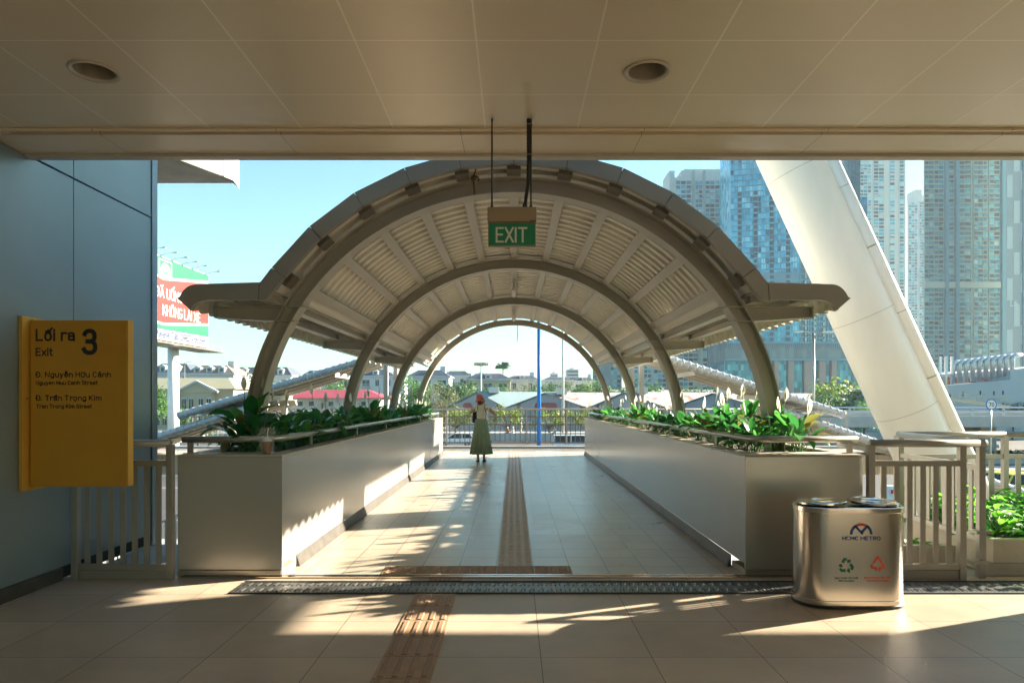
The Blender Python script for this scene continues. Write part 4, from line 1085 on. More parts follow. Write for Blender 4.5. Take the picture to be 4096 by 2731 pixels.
def gp(px,py):                 # street point seen at (px,py)
    d=(H-G)*F/(py-CY); return Vector((X(px,d),d,G))
def gd(px,d,dz=0): return Vector((X(px,d),d,G+dz))
m_pw=mat('car_paint_white',(.78,.80,.82),.25,0,.03,1,coat=.5); m_ps=mat('car_paint_silver',(.45,.48,.5),.3,.4,.03,1,coat=.5); m_pb=mat('car_paint_blue',(.03,.12,.3),.3,0,.03,1,coat=.5)
m_ty=mat('car_paint_yellow',(.6,.55,.05),.35,0,.03,1)
car('parked_car','white car on the street beyond the far railing, left of the woman','car',gd(1047,84),rad(180)*0+rad(183),m_pw,'suv')
car('van','white van with dark windows behind the blue pole at the far kerb','van',gd(1322,73),rad(2),m_pw,'van')
car('taxi','yellow green car low at the right edge behind the railing','car',gp(2350,1152),rad(15),m_ty,'suv')
car('silver_car','silver car on the road left of the white barrier blocks','car',gd(2080,150),rad(5),m_ps,'sedan')
for i,(p,y,c,l) in enumerate([(2240,1034,m_ps,'silver car on the far right road behind the round sign'),(1450,1015,m_pb,'blue car on the street hidden behind the right planter')]): car('street_car',l,'car',gp(p,y),rad(4),c,'sedan')
figure('person','seated figure in orange on the low white street wall','sit',gd(1167,96.2,.62),rad(60),c_or,c_nv,c_wh)
figure('person','seated figure in white beside the one in orange','sit',gd(1177,96.3,.62),rad(-40),c_wh,c_wh,c_wh)
figure('person','figure in beige standing on the low street wall left of the blue pole','stand',gd(1197,96.2,1.1),rad(80),c_be,c_be)
figure('person','seated figure in navy on the low street wall right of the blue pole','sit',gd(1274,96.2,.62),rad(130),c_be,c_nv)
figure('person','motorbike rider in white shirt at the far left street','sit',gd(381,114,.25),rad(-60),c_wh,c_nv,c_wh)
figure('person','passenger with dark shirt on the motorbike at the far left street','sit',gd(373,114.3,.25),rad(-60),c_nv,c_nv,c_nv)
motorbike('dark motorbike carrying two riders at the far left street',gd(376,114.1),rad(30))

# ------------------------------------------------------------------ street, walls, poles
b=B(); b.add([(-3000,-200,G),(3000,-200,G),(3000,6000,G),(-3000,6000,G)],[(0,1,2,3)]); tag(obj('ground',b,m_ground),'flat city ground','ground',kind='structure')
b=B(); b.add([(-260,21,G+.004),(260,21,G+.004),(260,118,G+.004),(-260,118,G+.004)],[(0,1,2,3)]); tag(obj('road',b,m_asph),'asphalt road','road',kind='structure')
b=B()
for y in (32,44,62,78,104):
    for i in range(-26,26):
        b.box(i*8,i*8+3.2,y,y+.15,G+.008,G+.012)
tag(obj('lane_markings',b,m_lane),'white lane dashes','road marking',kind='structure')
b=B(); b.box(-200,200,54,58,G,G+.15); b.box(-200,200,118,123,G,G+.15); b.box(-200,200,22,27,G,G+.15); tag(obj('pavement',b,m_concl),'pale pavement','pavement',kind='structure')
b=B(); b.box(-60,60,95.9,96.5,G,G+1.1); tag(obj('street_wall',b,m_concl),'low pale wall along the street median','wall')
t=thing('balustrade','pale concrete balustrade behind the street wall','fence',(0,124,G))
b=B(); b.box(-90,90,124,124.5,G+1.5,G+1.8); b.box(-90,90,124,124.5,G+.15,G+.4)
for i in range(-20,21): b.box(i*4.4-.2,i*4.4+.2,123.95,124.55,G+.15,G+1.9)
obj('frame',b,m_concl,t)
b=B()
for i in range(-170,170): b.box(i*.52-.07,i*.52+.07,124.15,124.35,G+.4,G+1.5)
obj('bars',b,m_concl,t)['kind']='stuff'
m_pblue=mat('pole_blue',(.01,.16,.55),.35,0,.03,1)
def pole(name,label,px,pyt,d,r,m,cat='pole',extra=None):
    t=thing(name,label,cat,gd(px,d)); b=B(); x=X(px,d); b.tube([(x,d,G),(x,d,Z(pyt,d))],[r,r*.8],12); obj('shaft',b,m,t,smooth=True); b=B(); b.lathe([(r*1.8,0),(r*1.8,.3),(r*1.1,.35)],(x,d,G),12); obj('base',b,m,t); return t
pole('blue_pole','tall bright blue pole rising behind the far railing',1238,700,60,.19,m_pblue)
pole('lamp_mast','thin white mast right of the blue pole',1293,560,110,.22,m_white)
t=pole('floodlight_mast','thin mast carrying a ring of floodlights, far left of the blue pole',1105,838,170,.18,m_white)
b=B(); c=PT(1105,838,170); b.lathe([(.3,-.3),(1.6,.3),(1.6,.55),(.3,.6)],c,12)
for k in range(8): a=k*.785; b.obox(c+Vector((1.5*math.cos(a),1.5*math.sin(a),.2)),(.3,0,0),(0,.3,0),(0,0,.35))
obj('floodlight_ring',b,m_rail,t)
t=pole('palm_mast','antenna mast disguised as a palm above the villas',1156,845,260,.4,m_conc); b=B(); c=PT(1156,846,260); r=random.Random(4)
for k in range(26):
    a=r.uniform(0,6.28); e=r.uniform(-.1,1.0); q=c+Vector((math.cos(a)*math.cos(e),math.sin(a)*math.cos(e),math.sin(e)))*3.1; b.beam(c,q,.9,.25)
obj('fronds',b,mat('palm_frond',(.03,.09,.05),.6),t)
def lamp(label,px,pyt,d,arms):
    t=pole('street_lamp',label,px,pyt,d,.11,m_rail,'street lamp'); c=PT(px,pyt,d)
    for s in arms:
        b=B(); b.tube([c-Vector((0,0,.9)),c-Vector((-s*.12,0,.3)),c+Vector((s*.5,0,.05)),c+Vector((s*1.1,0,.1))],.05,8); obj('arm',b,m_rail,t,smooth=True)
        b=B(); b.obox(c+Vector((s*1.35,0,.1)),(.32,0,0),(0,.14,0),(0,0,.06)); obj('lamp_head',b,m_white,t,bevel=.03)
lamp('tall grey street lamp with two heads before the dark glass podium',1869,765,60,(-1,1))
lamp('slim street lamp beside the billboard post',424,832,130,(1,))
# round sign
def sign70():
    d=42; t=thing('road_sign','round white road sign with blue rim, crossed out 70','road sign',gd(2277,d)); x,z=X(2277,d),Z(928.5,d)
    b=B(); b.tube([(x,d+.05,G),(x,d+.05,z+.3)],.045,10); obj('post',b,m_rail,t,smooth=True)
    def disc(r,y): b=B(); b.tube([(x,y,z),(x,y+.01,z)],r,40); return b
    p=obj('plate',disc(.34,d),m_pblue,t); obj('face',disc(.275,d-.012),m_white,p)
    text('lettering','70',(x,d-.014,z-.13),(1,0,0),(0,0,1),.34,.26,m_ink,p,off=.02,center=True)
    b=B()
    for o in (-.02,.02): b.beam((x-.17+o,d-.022,z-.19),(x+.17+o,d-.022,z+.19),.010,.004,(0,1,0))
    obj('bar',b,m_rail,p)
sign70()
# billboard
def billboard():
    X0=-31.4; t=thing('billboard','large green, red and white roadside billboard on a white post at the left','billboard',(X0-.3,64.5,G))
    b=B(); b.box(X0-.5,X0-.02,49,70.4,6.85,14.3); p=obj('panel',b,mat('billboard_white',(.42,.43,.44),.6),t)
    grn=mat('billboard_green',(.0,.17,.065),.5,0,.02,1); red=mat('billboard_red',(.36,.015,.012),.5,0,.02,1); blu=mat('billboard_blue',(.005,.03,.16),.5)
    def fl(pl,m,e,nm='field'):
        b=B(); b.px(pl,X0-.019,X0+e); return obj(nm,b,m,p)
    fl([(49.1,13.6+.6),(70.3,14.25),(70.3,13.73),(61.3,12.47),(58,12.95),(49.1,14.1)],grn,.02)
    fl([(49.1,13.4),(58,12.7),(61.3,12.22),(70.3,13.45),(70.3,9.35),(61.3,8.42),(58,8.62),(49.1,9.3)],red,.022)
    fl([(49.1,9.0),(58,8.35),(61.3,8.17),(70.3,9.08),(70.3,7.98),(49.1,7.6)],grn,.02)
    text('lettering','ĐÃ UỐNG RƯỢU BIA',(X0+.025,59.9,10.6),(0,1,0),(0,0,1),10.5,.95,m_white,p,off=.004)
    text('lettering','KHÔNG LÁI XE',(X0+.025,61.1,9.05),(0,1,.02),(0,0,1),7.3,.98,m_white,p,off=.002)
    text('lettering','Please Call: 0982.456.686',(X0+.025,59.9,7.05),(0,1,.008),(0,0,1),9.8,.66,blu,p,off=.008)
    # emblem in a square
    b=B()
    y0,y1,z0,z1=60.5,62.75,12.55,14.05; w=.1
    for q in ((y0,y1,z0,z0+w),(y0,y1,z1-w,z1),(y0,y0+w,z0+w,z1-w),(y1-w,y1,z0+w,z1-w)): b.box(X0+.021,X0+.03,*q)
    c=(61.62,12.98)
    for i in range(12):
        a0,a1=math.pi*i/12,math.pi*(i+1)/12
        b.px([(c[0]+r*math.cos(a),c[1]+r*.95*math.sin(a)) for r,a in ((.55,a0),(.85,a0),(.85,a1),(.55,a1))],X0+.021,X0+.03)
    for q in ((61.1,61.25),(61.5,61.75),(62.0,62.15)): b.box(X0+.021,X0+.03,*q,12.98,13.5)
    obj('emblem',b,m_white,p)
    text('lettering','A THA AN TOAN',(X0+.025,60.75,12.7),(0,1,0),(0,0,1),1.75,.17,m_white,p)
    b=B(); b.tube([(X0-.7,64.5,G),(X0-.7,64.5,6.6)],.5,24); obj('post',b,m_white,t,smooth=True)
    b=B(); b.box(X0-1.1,X0+1.6,49,70.6,6.35,6.42); b.box(X0-.6,X0-.2,49,70.4,6.42,6.85)
    for y in range(50,71,2): b.box(X0+.1,X0+1.5,y,y+.08,6.3,6.42); b.tube([(X0+1.5,y,6.35),(X0+1.5,y,7.0)],.03,6)
    b.box(X0+1.4,X0+1.46,49,70.6,6.95,7.0); obj('catwalk',b,m_rail,t)
    for y in (51,53.5,56,58.5,60.5,62.5,64.5,66.5,69.4):
        b=B(); b.tube([(X0-.1,y,14.2),(X0+.5,y+.35,14.5),(X0+1.1,y+.8,14.68)],.025,6); b.obox((X0+1.1,y+.82,14.68),(.15,0,0),(0,.12,0),(0,0,.05)); obj('lamp_arm',b,m_rail,t)
billboard()
# ------------------------------------------------------------------ stair canopies
m_curl=mat('stair_canopy_sheet',(.40,.42,.44),.35,.1,.05,1.5)
def stair_canopy(s):
    nm='left' if s<0 else 'right'
    y0=16.0
    def seg(t,xa,za,xb,zb,part):
        # ribbed curled eave along the slope, corrugated flat behind it
        dx,dz=xb-xa,zb-za; L=math.hypot(dx,dz); u=Vector((dx/L,0,dz/L)); up=Vector((-u.z,0,u.x)); 
        if up.z<0: up=-up
        pitch=.165; prof=[]   # cross-section in (y, up)
        for i in range(9):
            a=rad(190)*i/8; prof.append((y0+.10-.115*math.sin(a)*1.0, .085*math.cos(a)-.085))
        prof=prof[::-1]+[(y0+.35,.002),(y0+1.0,.01),(y0+1.8,.01),(y0+2.7,.01)]
        b=B(); n=len(prof); xs=[]; q=0
        while q<L:
            for f,o in ((0,0),(.62,0),(.72,1),(.88,1),(.97,0)):
                if q+f*pitch<L: xs.append((q+f*pitch,o*.017))
            q+=pitch
        cy,cz=y0+.10,-.085
        for (q,o) in xs:
            for (y,z) in prof:
                dy,dzz=y-cy,z-cz
                if y<y0+.2: l=math.hypot(dy,dzz) or 1; yy,zz=y+dy/l*o,z+dzz/l*o
                else: yy,zz=y,z+o
                b.v.append(Vector((xa,0,za))+u*q+up*zz+Vector((0,yy,0)))
        for j in range(len(xs)-1):
            for i in range(n-1):
                a=j*n+i; b.f.append((a,a+1,a+n+1,a+n)); b.m.append(0)
        o=obj('roof_sheet',b,m_curl,t,auto=35); md=o.modifiers.new('s','SOLIDIFY'); md.thickness=.006
        for yy in (.42,1.1,1.8,2.5):
            b=B(); p0=Vector((xa,y0+yy,za))-up*.07; p1=p0+u*(L-.1); b.beam(p0,p1,.09,.13,up); obj('purlin',b,m_beam,t)
        k=0; q=.9
        while q<L:
            b=B(); p=Vector((xa,0,za))+u*q-up*.17; b.beam(p+Vector((0,y0+.3,0)),p+Vector((0,y0+2.8,0)),.08,.11); obj('cross_beam',b,m_arch,t); q+=1.9
    t=thing('stair_canopy','ribbed metal canopy sloping down over the %s stairs, upper section'%nm,'canopy',(s*5,y0,1.5),group=None)
    d=y0
    if s<0: a0=(X(838,d),Z(818,d)); a1=(X(404,d),Z(947,d)); b0=(X(600,d),Z(918,d)); b1=(X(120,d),Z(1072,d))
    else: a0=(X(1528,d),Z(812,d)); a1=(X(1950,d),Z(946,d)); b0=(X(1800,d),Z(935,d)); b1=(X(2480,d),Z(1165,d))
    seg(t,*a0,*a1,'up')
    # curved bracket under the junction
    b=B(); x=b0[0]; z=b0[1]
    pts=[(x+s*.4*k/6*3,y0+.4,z-.35+.30*math.sin(math.pi*(.15+.5*k/6))) for k in range(7)]
    b.tube(pts,.05,8); obj('bracket',b,m_arch,t,smooth=True)
    for xx in (s*6.2,):
        b=B(); b.box(xx-.07,xx+.07,y0+2.4,y0+2.54,-4.2,1.3); obj('post',b,m_arch,t)
    t2=thing('stair_canopy','ribbed metal canopy sloping down over the %s stairs, lower section'%nm,'canopy',(s*8,y0,0))
    seg(t2,*b0,*b1,'low')
    for xx in (s*7.6,s*10.5):
        b=B(); zz=b0[1]+(b1[1]-b0[1])*(xx-b0[0])/(b1[0]-b0[0])-.2; b.box(xx-.07,xx+.07,y0+2.4,y0+2.54,-4.2,zz); obj('post',b,m_arch,t2)
    # stairs under it
    b=B(); n=24
    for i in range(n):
        xa=s*(3.4+i*.32); b.box(xa,xa+s*.32,17.5,19.7,-.15*(i+1)-.2,-.15*(i+1)*1.0)
    tag(obj('stairs',b,m_concl),'concrete steps going down on the %s'%nm,'stairs',kind='structure')
    t3=thing('stair_railing','grey barred railing along the %s stairs'%nm,'railing',(s*4,17.45,0))
    b=B(); b.beam((s*2.9,17.45,1.0),(s*11,17.45,-2.6),.05,.05); b.beam((s*2.9,17.45,.12),(s*11,17.45,-3.5),.04,.06); obj('rail',b,m_railp,t3)
    b=B()
    for i in range(60):
        xx=2.95+i*.135; zz=-(xx-2.9)*.446; b.box(s*xx-.014,s*xx+.014,17.44,17.46,.1+zz,1.0+zz)
    obj('bars',b,m_railp,t3)['kind']='stuff'
stair_canopy(-1); stair_canopy(1)

# ------------------------------------------------------------------ trees
def leafmat(n,c,c2,tr=.25): return mat(n,c,.55,0,.3,.8,col2=c2,transl=tr)
lm=[leafmat('foliage_green',(.025,.085,.02),(.07,.17,.03)),leafmat('foliage_dark',(.02,.06,.025),(.045,.11,.035)),leafmat('foliage_yellow',(.05,.11,.02),(.13,.19,.03)),leafmat('foliage_olive',(.07,.09,.04),(.13,.15,.07))]
m_bark=mat('bark',(.09,.07,.05),.9,0,.3,5,.4,20)
def make_tree(seed,h,rw,n,mi,leaf=.28,fl=None):
    r=random.Random(seed); t=thing('tree','x','tree'); b=B()
    b.tube([(0,0,0),(.05*h*r.uniform(-1,1),0,h*.25),(.04*h*r.uniform(-1,1),.02*h,h*.5)],[h*.03,h*.022,h*.014],8)
    blobs=[]
    for i in range(11):
        a=i*2.4+r.uniform(-.3,.3); q=rw*r.uniform(.25,.85); z=h*r.uniform(.38,.85)
        c=Vector((q*math.cos(a),q*math.sin(a),z)); blobs.append((c,rw*r.uniform(.28,.48)))
        b.tube([(0,0,h*.3),(c.x*.5,c.y*.5,(z+h*.3)/2),tuple(c)],[h*.012,h*.008,h*.003],5)
    obj('trunk',b,m_bark,t,smooth=True)
    f=B(); 
    for i in range(n):
        c,R0=blobs[r.randrange(len(blobs))]
        v=Vector((r.gauss(0,1),r.gauss(0,1),r.gauss(0,.8))).normalized()*R0*(r.random()**.4)*r.uniform(.8,1.12); p=c+v
        nrm=(v.normalized()+Vector((r.uniform(-.8,.8),r.uniform(-.8,.8),r.uniform(-.3,.9)))).normalized()
        a=nrm.orthogonal().normalized(); bb=nrm.cross(a); s=leaf*r.uniform(.5,1.2); ang=r.uniform(0,3.14); a2=a*math.cos(ang)+bb*math.sin(ang); b2=nrm.cross(a2)
        k=len(f.v); f.v+=[p-a2*s,p-b2*s*.5+nrm*s*.12,p+a2*s,p+b2*s*.5+nrm*s*.12]; f.f.append((k,k+1,k+2,k+3)); f.m.append(1 if fl and r.random()<.06 else 0)
    obj('crown',f,[lm[mi],fl or lm[mi]],t); return t
m_flw=mat('blossom',(.45,.24,.06),.6,0,.3,3)
TR=[make_tree(1,9,4.0,1500,0),make_tree(2,8,3.6,1400,1),make_tree(3,5,3.2,1000,2,.22,m_flw),make_tree(4,9,4.2,1000,3,.22),make_tree(5,7,4.5,1500,1,.25)]
usedT=set()
def tree(k,px,pyt,d,label,wsc=1.0,g='trees beyond the station'):
    hh={0:9,1:8,2:5,3:9,4:7}[k]*.98; top=Z(pyt,d)-G; s=top/hh
    sc=(s*wsc,s*wsc,s)
    loc=gd(px,d)
    if k not in usedT: usedT.add(k); o=TR[k]; o.location=loc; o.scale=sc; o.rotation_euler=(0,0,R.uniform(0,6)); o['label']=label; o['group']=g
    else: copy(TR[k],loc,R.uniform(0,6),label,g,sc)
T=tree
T(0,950,866,150,'broad green tree behind the left planter between two arches'); T(3,985,872,155,'olive tree just left of the last arch')
T(1,1040,872,160,'bushy green tree left of the woman, below the white villa'); T(3,1020,885,150,'pale thin tree behind the woman\'s railing, left side')
T(0,1075,880,165,'rounded green tree close behind the left warehouse'); T(0,1130,884,170,'low green trees in front of the dark roofed central villa',1.4)
T(4,1205,884,175,'dark tree below the gap right of the central villa',1.2); T(3,1222,872,180,'olive tree just left of the blue pole')
T(1,1262,876,180,'dark tree between the blue pole and the thin mast'); T(3,1330,864,180,'big olive tree right of the thin mast',1.2); T(0,1350,874,170,'green tree near the right arch foot',1.2)
T(1,1400,880,170,'dark tree outside the last arch, in front of the pale tower'); T(4,1430,876,170,'low dark tree in front of the pale tower',1.3); T(1,1600,886,165,'dark tree under the right stair canopy',1.3)
T(0,768,872,150,'green tree beside the left arch above the red roof'); T(4,740,880,150,'leafy tree behind the red roof',1.3); T(3,690,872,165,'olive tree near the white villa at left')
T(0,565,852,140,'green tree right of the beige building'); T(4,455,938,80,'low green bush under the left stair canopy',.9); T(1,640,868,160,'tree behind the first left arch'); T(0,348,880,100,'tree behind the metal wall edge')
T(2,1048,932,104,'yellow flowering bush left of the woman behind the street wall',1.1,'flowering bushes by the street wall'); T(2,1165,930,104,'yellow green bush right of the woman behind the street wall',.9,'flowering bushes by the street wall')
T(2,1262,938,104,'flowering bush just right of the blue pole',1.0,'flowering bushes by the street wall'); T(2,1345,936,104,'flowering bush beside the right planter end',1.0,'flowering bushes by the street wall')
T(0,1905,880,130,'big green tree beyond the overpass left of the white column',1.0); T(2,1935,872,128,'yellow green blossoming tree beyond the overpass',1.2); T(1,1965,876,135,'dark green tree touching the white column',1.2); T(0,1985,920,90,'small round tree above the overpass rail',.8); T(4,1890,890,120,'low tree beyond the overpass, leftmost')
T(1,2325,921,100,'small dark tree before the white building at right',.8); T(4,2235,930,105,'low dark bush left of the round sign',1.3)
# hedge
def hedge():
    t=thing('hedge','clipped green hedge along the road behind the right railing','hedge',(50,62,G)); r=random.Random(8); b=B(); 
    b.box(30,64,61.6,62.6,G+.0,G+.9,1)
    for i in range(9000):
        p=Vector((r.uniform(30,64),r.uniform(61.3,62.9),G+r.uniform(.1,1.15))); a=Vector((r.uniform(-1,1),r.uniform(-1,1),r.uniform(-1,1))).normalized(); c=a.orthogonal().normalized(); s=r.uniform(.08,.17)
        k=len(b.v); b.v+=[p-a*s,p-c*s*.6,p+a*s,p+c*s*.6]; b.f.append((k,k+1,k+2,k+3)); b.m.append(0)
    obj('foliage',b,[lm[0],m_bark],t)
    b=B(); b.box(28,66,60.6,61.0,G,G+.45); b.box(28,66,63.2,63.5,G,G+.45); obj('kerb',b,m_concl,t)
hedge()
# barriers
m_redp=mat('barrier_red',(.6,.03,.07),.5)
for i in range(5):
    x=20.5+i*1.75; t=thing('road_barrier','white and red plastic road barrier seen through the right railing, number %s from the left'%['one','two','three','four','five'][i],'barrier',(x,38,G),group='road barriers')
    b=B(); b.px([(37.7,G),(38.3,G),(38.12,G+.9),(37.88,G+.9)],x,x+1.6); obj('block',b,c_wh if i!=2 else m_redp,t,bevel=.04); b=B(); b.box(x+.3,x+1.3,37.69,37.72,G+.5,G+.7); obj('panel',b,m_redp,t)

# ------------------------------------------------------------------ overpass
def overpass():
    t=thing('overpass','pale concrete road overpass with metal rails crossing behind the white column','bridge',(40,60,G)); d=60; zt=Z(955,d); zb=Z(983,d)
    b=B(); b.box(24,130,60,68,zb+.25,zt-.25); b.box(24,130,59.8,60.15,zb+.1,zt); b.box(24,130,67.8,68.1,zb+.1,zt+.3); obj('deck',b,m_concl,t)
    for x in (28,42,56,70,84,98,112):
        b=B(); b.box(x,x+1.4,61.5,66.5,G,zb+.25); obj('pier',b,m_conc,t)
    b=B()
    for z in (.42,.75): b.tube([(24,59.97,zt+z),(130,59.97,zt+z)],.06,8)
    for i in range(40): b.box(24+i*2.7,24.14+i*2.7,59.9,60.06,zt,zt+.78)
    obj('rail',b,m_ps,t)
overpass()
def rampwalk():
    t=thing('truss_footbridge','slanted truss footway beside the white building','footbridge',(55,90,-1)); b=B()
    p=[PT(2165,914,95),PT(2320,935,95)]
    for dz in (0,1.0): b.beam(p[0]+Vector((0,0,dz)),p[1]+Vector((0,0,dz)),.15,.15 if dz else .5)
    for i in range(13):
        a=p[0].lerp(p[1],i/12); b.beam(a,a+Vector((0.01,0,1.0)),.08,.08)
    obj('truss',b,m_rail,t)
rampwalk()
# white building with pipes
def pipes_building():
    d=100; t=thing('white_building','white windowless building with stained walls at the right edge','building',(70,d,G))
    b=B(); pl=[(X(2161,d),G),(X(2161,d),Z(886,d)),(X(2320,d),Z(872,d)),(X(2320,d),Z(849,d)),(X(2420,d),Z(838,d)),(X(2420,d),G)]
    b.py(pl,d,d+30); obj('wall',b,mat('white_render',(.42,.48,.50),.8,0,.06,.15),t)
    b=B(); 
    for px,py in ((2180,905),(2210,900),(2250,897),(2281,898),(2302,897)):
        b.box(X(px,d),X(px+3,d),d-.05,d-.01,Z(py+9,d),Z(py,d))
    obj('vent',b,m_dark,t)
    b=B(); b.box(X(2148,d),X(2178,d),d+4,d+10,G,Z(861,d)); obj('red_block',b,mat('red_render',(.42,.12,.10),.8),t)
    b=B(); b.box(X(2182,d),X(2312,d),d+3,d+3.4,Z(884,d),Z(864,d)); obj('screen_panel',b,mat('graffiti_panel',(.45,.4,.42),.7,0,.3,.5,col2=(.6,.15,.1),thr=(.55,.6)),t)
    n=10
    for i in range(n):
        f=i/(n-1); pxa=2188+f*137; top=836-f*16; bot=882-f*20; dd=d+1; r=.32
        p=[Vector((X(pxa,dd),dd,Z(bot,dd))),Vector((X(pxa,dd),dd,Z(top+4,dd)))]
        for k in range(1,6):
            a=rad(90)*k/5; p.append(p[1]+Vector((1.0*(1-math.cos(a)),.3*(1-math.cos(a)),1.0*math.sin(a)*.6)))
        p.append(p[-1]+Vector((1.6,1.5,.15)))
        b=B(); b.tube(p,r,12); q=thing('steel_pipe','bent shiny steel pipe on the white building roof',"pipe",p[0],group='bent steel pipes on the roof'); obj('tube',b,m_ps,q,smooth=True)
    t=thing('antenna_mast','short mast crowded with white phone antennas left of the steel pipes','antenna',PT(2173,880,92)); c=PT(2173,880,92)
    b=B(); b.tube([(c.x,c.y,G),(c.x,c.y,c.z+3.6)],.12,8); obj('pole',b,m_rail,t)
    for i in range(6):
        a=i*1.05; x=c.x+.75*math.cos(a); y=c.y+.75*math.sin(a); b=B(); b.box(x-.13,x+.13,y-.08,y+.08,c.z+1.2,c.z+3.6); obj('antenna',b,m_white,t)
pipes_building()

# ------------------------------------------------------------------ villas and low buildings
m_vw=mat('villa_white',(.48,.51,.52),.8,0,.05,.3); m_vb=mat('villa_beige',(.46,.39,.28),.8,0,.06,.3); m_rf=mat('slate_roof',(.075,.095,.125),.6,0,.2,.6); m_rt=mat('brown_roof',(.21,.165,.14),.7,0,.2,.6); m_rg=mat('olive_roof',(.33,.33,.22),.7,0,.2,.4,col2=(.42,.36,.24))
m_win=mat('villa_window',(.03,.06,.08),.12,.2)
def villa(label,px0,px1,pyt,pye,d,roof,wall,depth=11,seed=0,dorm=1,balc=True,floors=3):
    r=random.Random(seed); x0,x1=X(px0,d),X(px1,d); zt,ze=Z(pyt,d),Z(pye,d)
    t=thing('villa',label,'house',((x0+x1)/2,d,G)); w=x1-x0
    b=B(); b.box(x0,x1,d,d+depth,G,ze-.002); obj('wall',b,wall,t)
    b=B(); b.box(x0-.5,x1+.5,d-.5,d+depth+.5,ze,ze+.35); obj('cornice',b,m_vw,t)
    i=min(w*.22,3.2); b=B(); hh=zt-ze-.35
    zb=ze+.355; a=(x0-.3,d-.3,x1+.3,d+depth+.3); c=(x0+i,d+2.4,x1-i,d+depth-2.4)
    b.add([(a[0],a[1],zb),(a[2],a[1],zb),(a[2],a[3],zb),(a[0],a[3],zb),(c[0],c[1],zb+hh),(c[2],c[1],zb+hh),(c[2],c[3],zb+hh),(c[0],c[3],zb+hh)],[(0,3,2,1),(4,5,6,7),(0,1,5,4),(1,2,6,5),(2,3,7,6),(3,0,4,7)])
    rf=obj('roof',b,roof,t)
    for k in range(dorm):
        xx=x0+w*(k+1)/(dorm+1); b=B(); b.box(xx-.8,xx+.8,d-.05,d+2.2,zb+.1,zb+hh*.62); b.py([(xx-1.05,zb+hh*.62),(xx+1.05,zb+hh*.62),(xx,zb+hh*.62+.55)],d-.15,d+2.4); dm=obj('dormer',b,m_vw,rf)
        b=B(); b.box(xx-.4,xx+.4,d-.09,d-.055,zb+.35,zb+hh*.55); obj('window',b,m_win,t)
    n=max(2,int(w/3.2)); fh=3.5
    for f in range(floors):
        z=ze-.7-f*fh
        for k in range(n):
            xx=x0+w*(k+.5)/n; big=r.random()<.4 and balc; hw=1.05 if big else .5
            b=B(); b.box(xx-hw,xx+hw,d-.06,d-.005,z-2.0,z-.2); wo=obj('window',b,m_win,t)
            b=B(); b.box(xx-hw-.12,xx+hw+.12,d-.10,d-.062,z-.2,z-.05); b.box(xx-hw-.12,xx+hw+.12,d-.10,d-.062,z-2.15,z-2.0); b.box(xx-.04,xx+.04,d-.085,d-.062,z-2.0,z-.2); obj('frame',b,m_vw,wo)
            if big: b=B(); b.box(xx-1.5,xx+1.5,d-1.1,d-.11,z-2.35,z-2.2); [b.box(xx-1.5+q*.25,xx-1.46+q*.25,d-1.1,d-1.06,z-2.2,z-1.5) for q in range(13)]; b.box(xx-1.5,xx+1.5,d-1.12,d-1.04,z-1.5,z-1.42); obj('balcony',b,m_vw if r.random()<.5 else m_dark,t)
    if r.random()<.6: b=B(); b.box(x1-w*.25,x1-w*.12,d+4,d+6,zb+hh*.3,zb+hh+1.2); obj('chimney',b,m_vw,rf)
    return t
villa('white villa with dark mansard roof seen between the first two left arches',776,905,847,865,200,m_rf,m_vw,seed=1,dorm=2)
villa('white villa with slate roof right of the second left arch',938,1031,849,866,195,m_rf,m_vw,seed=2)
villa('villa with a steep dark roof behind the woman',1018,1080,851,864,230,m_rf,m_vw,seed=3,dorm=0)
villa('cream villa with blue grey hipped roof and dark balconies above the woman',1070,1172,857,873,190,m_rf,m_vb,seed=4)
villa('white villa with one dormer just left of the blue pole',1163,1236,862,873,205,m_rf,m_vw,seed=5)
villa('white villa with slate roof between blue pole and thin mast',1247,1314,865,875,215,m_rf,m_vw,seed=6,dorm=0)
villa('small white villa inside the right side of the last arch',1318,1366,866,876,230,m_rf,m_vw,seed=7)
villa('pale villa seen at the left of the last arch',1000,1030,858,868,240,m_rf,m_vw,seed=8,dorm=0)
villa('white villa with brown tiled roof and dormers above the beige building',425,536,838,860,170,m_rt,m_vw,seed=9,dorm=3)
villa('long white villa with slate roof behind the billboard post',340,440,834,858,185,m_rf,m_vw,seed=10,dorm=2)
villa('dark roofed villa right of the brown roofed one',532,590,842,862,190,m_rf,m_vw,seed=11)
villa('white villa with dark roof behind the first left arch',596,668,842,864,190,m_rf,m_vw,seed=12,dorm=2)
villa('white villa between the red roof and the first arch',686,775,850,870,205,m_rf,m_vw,seed=13)
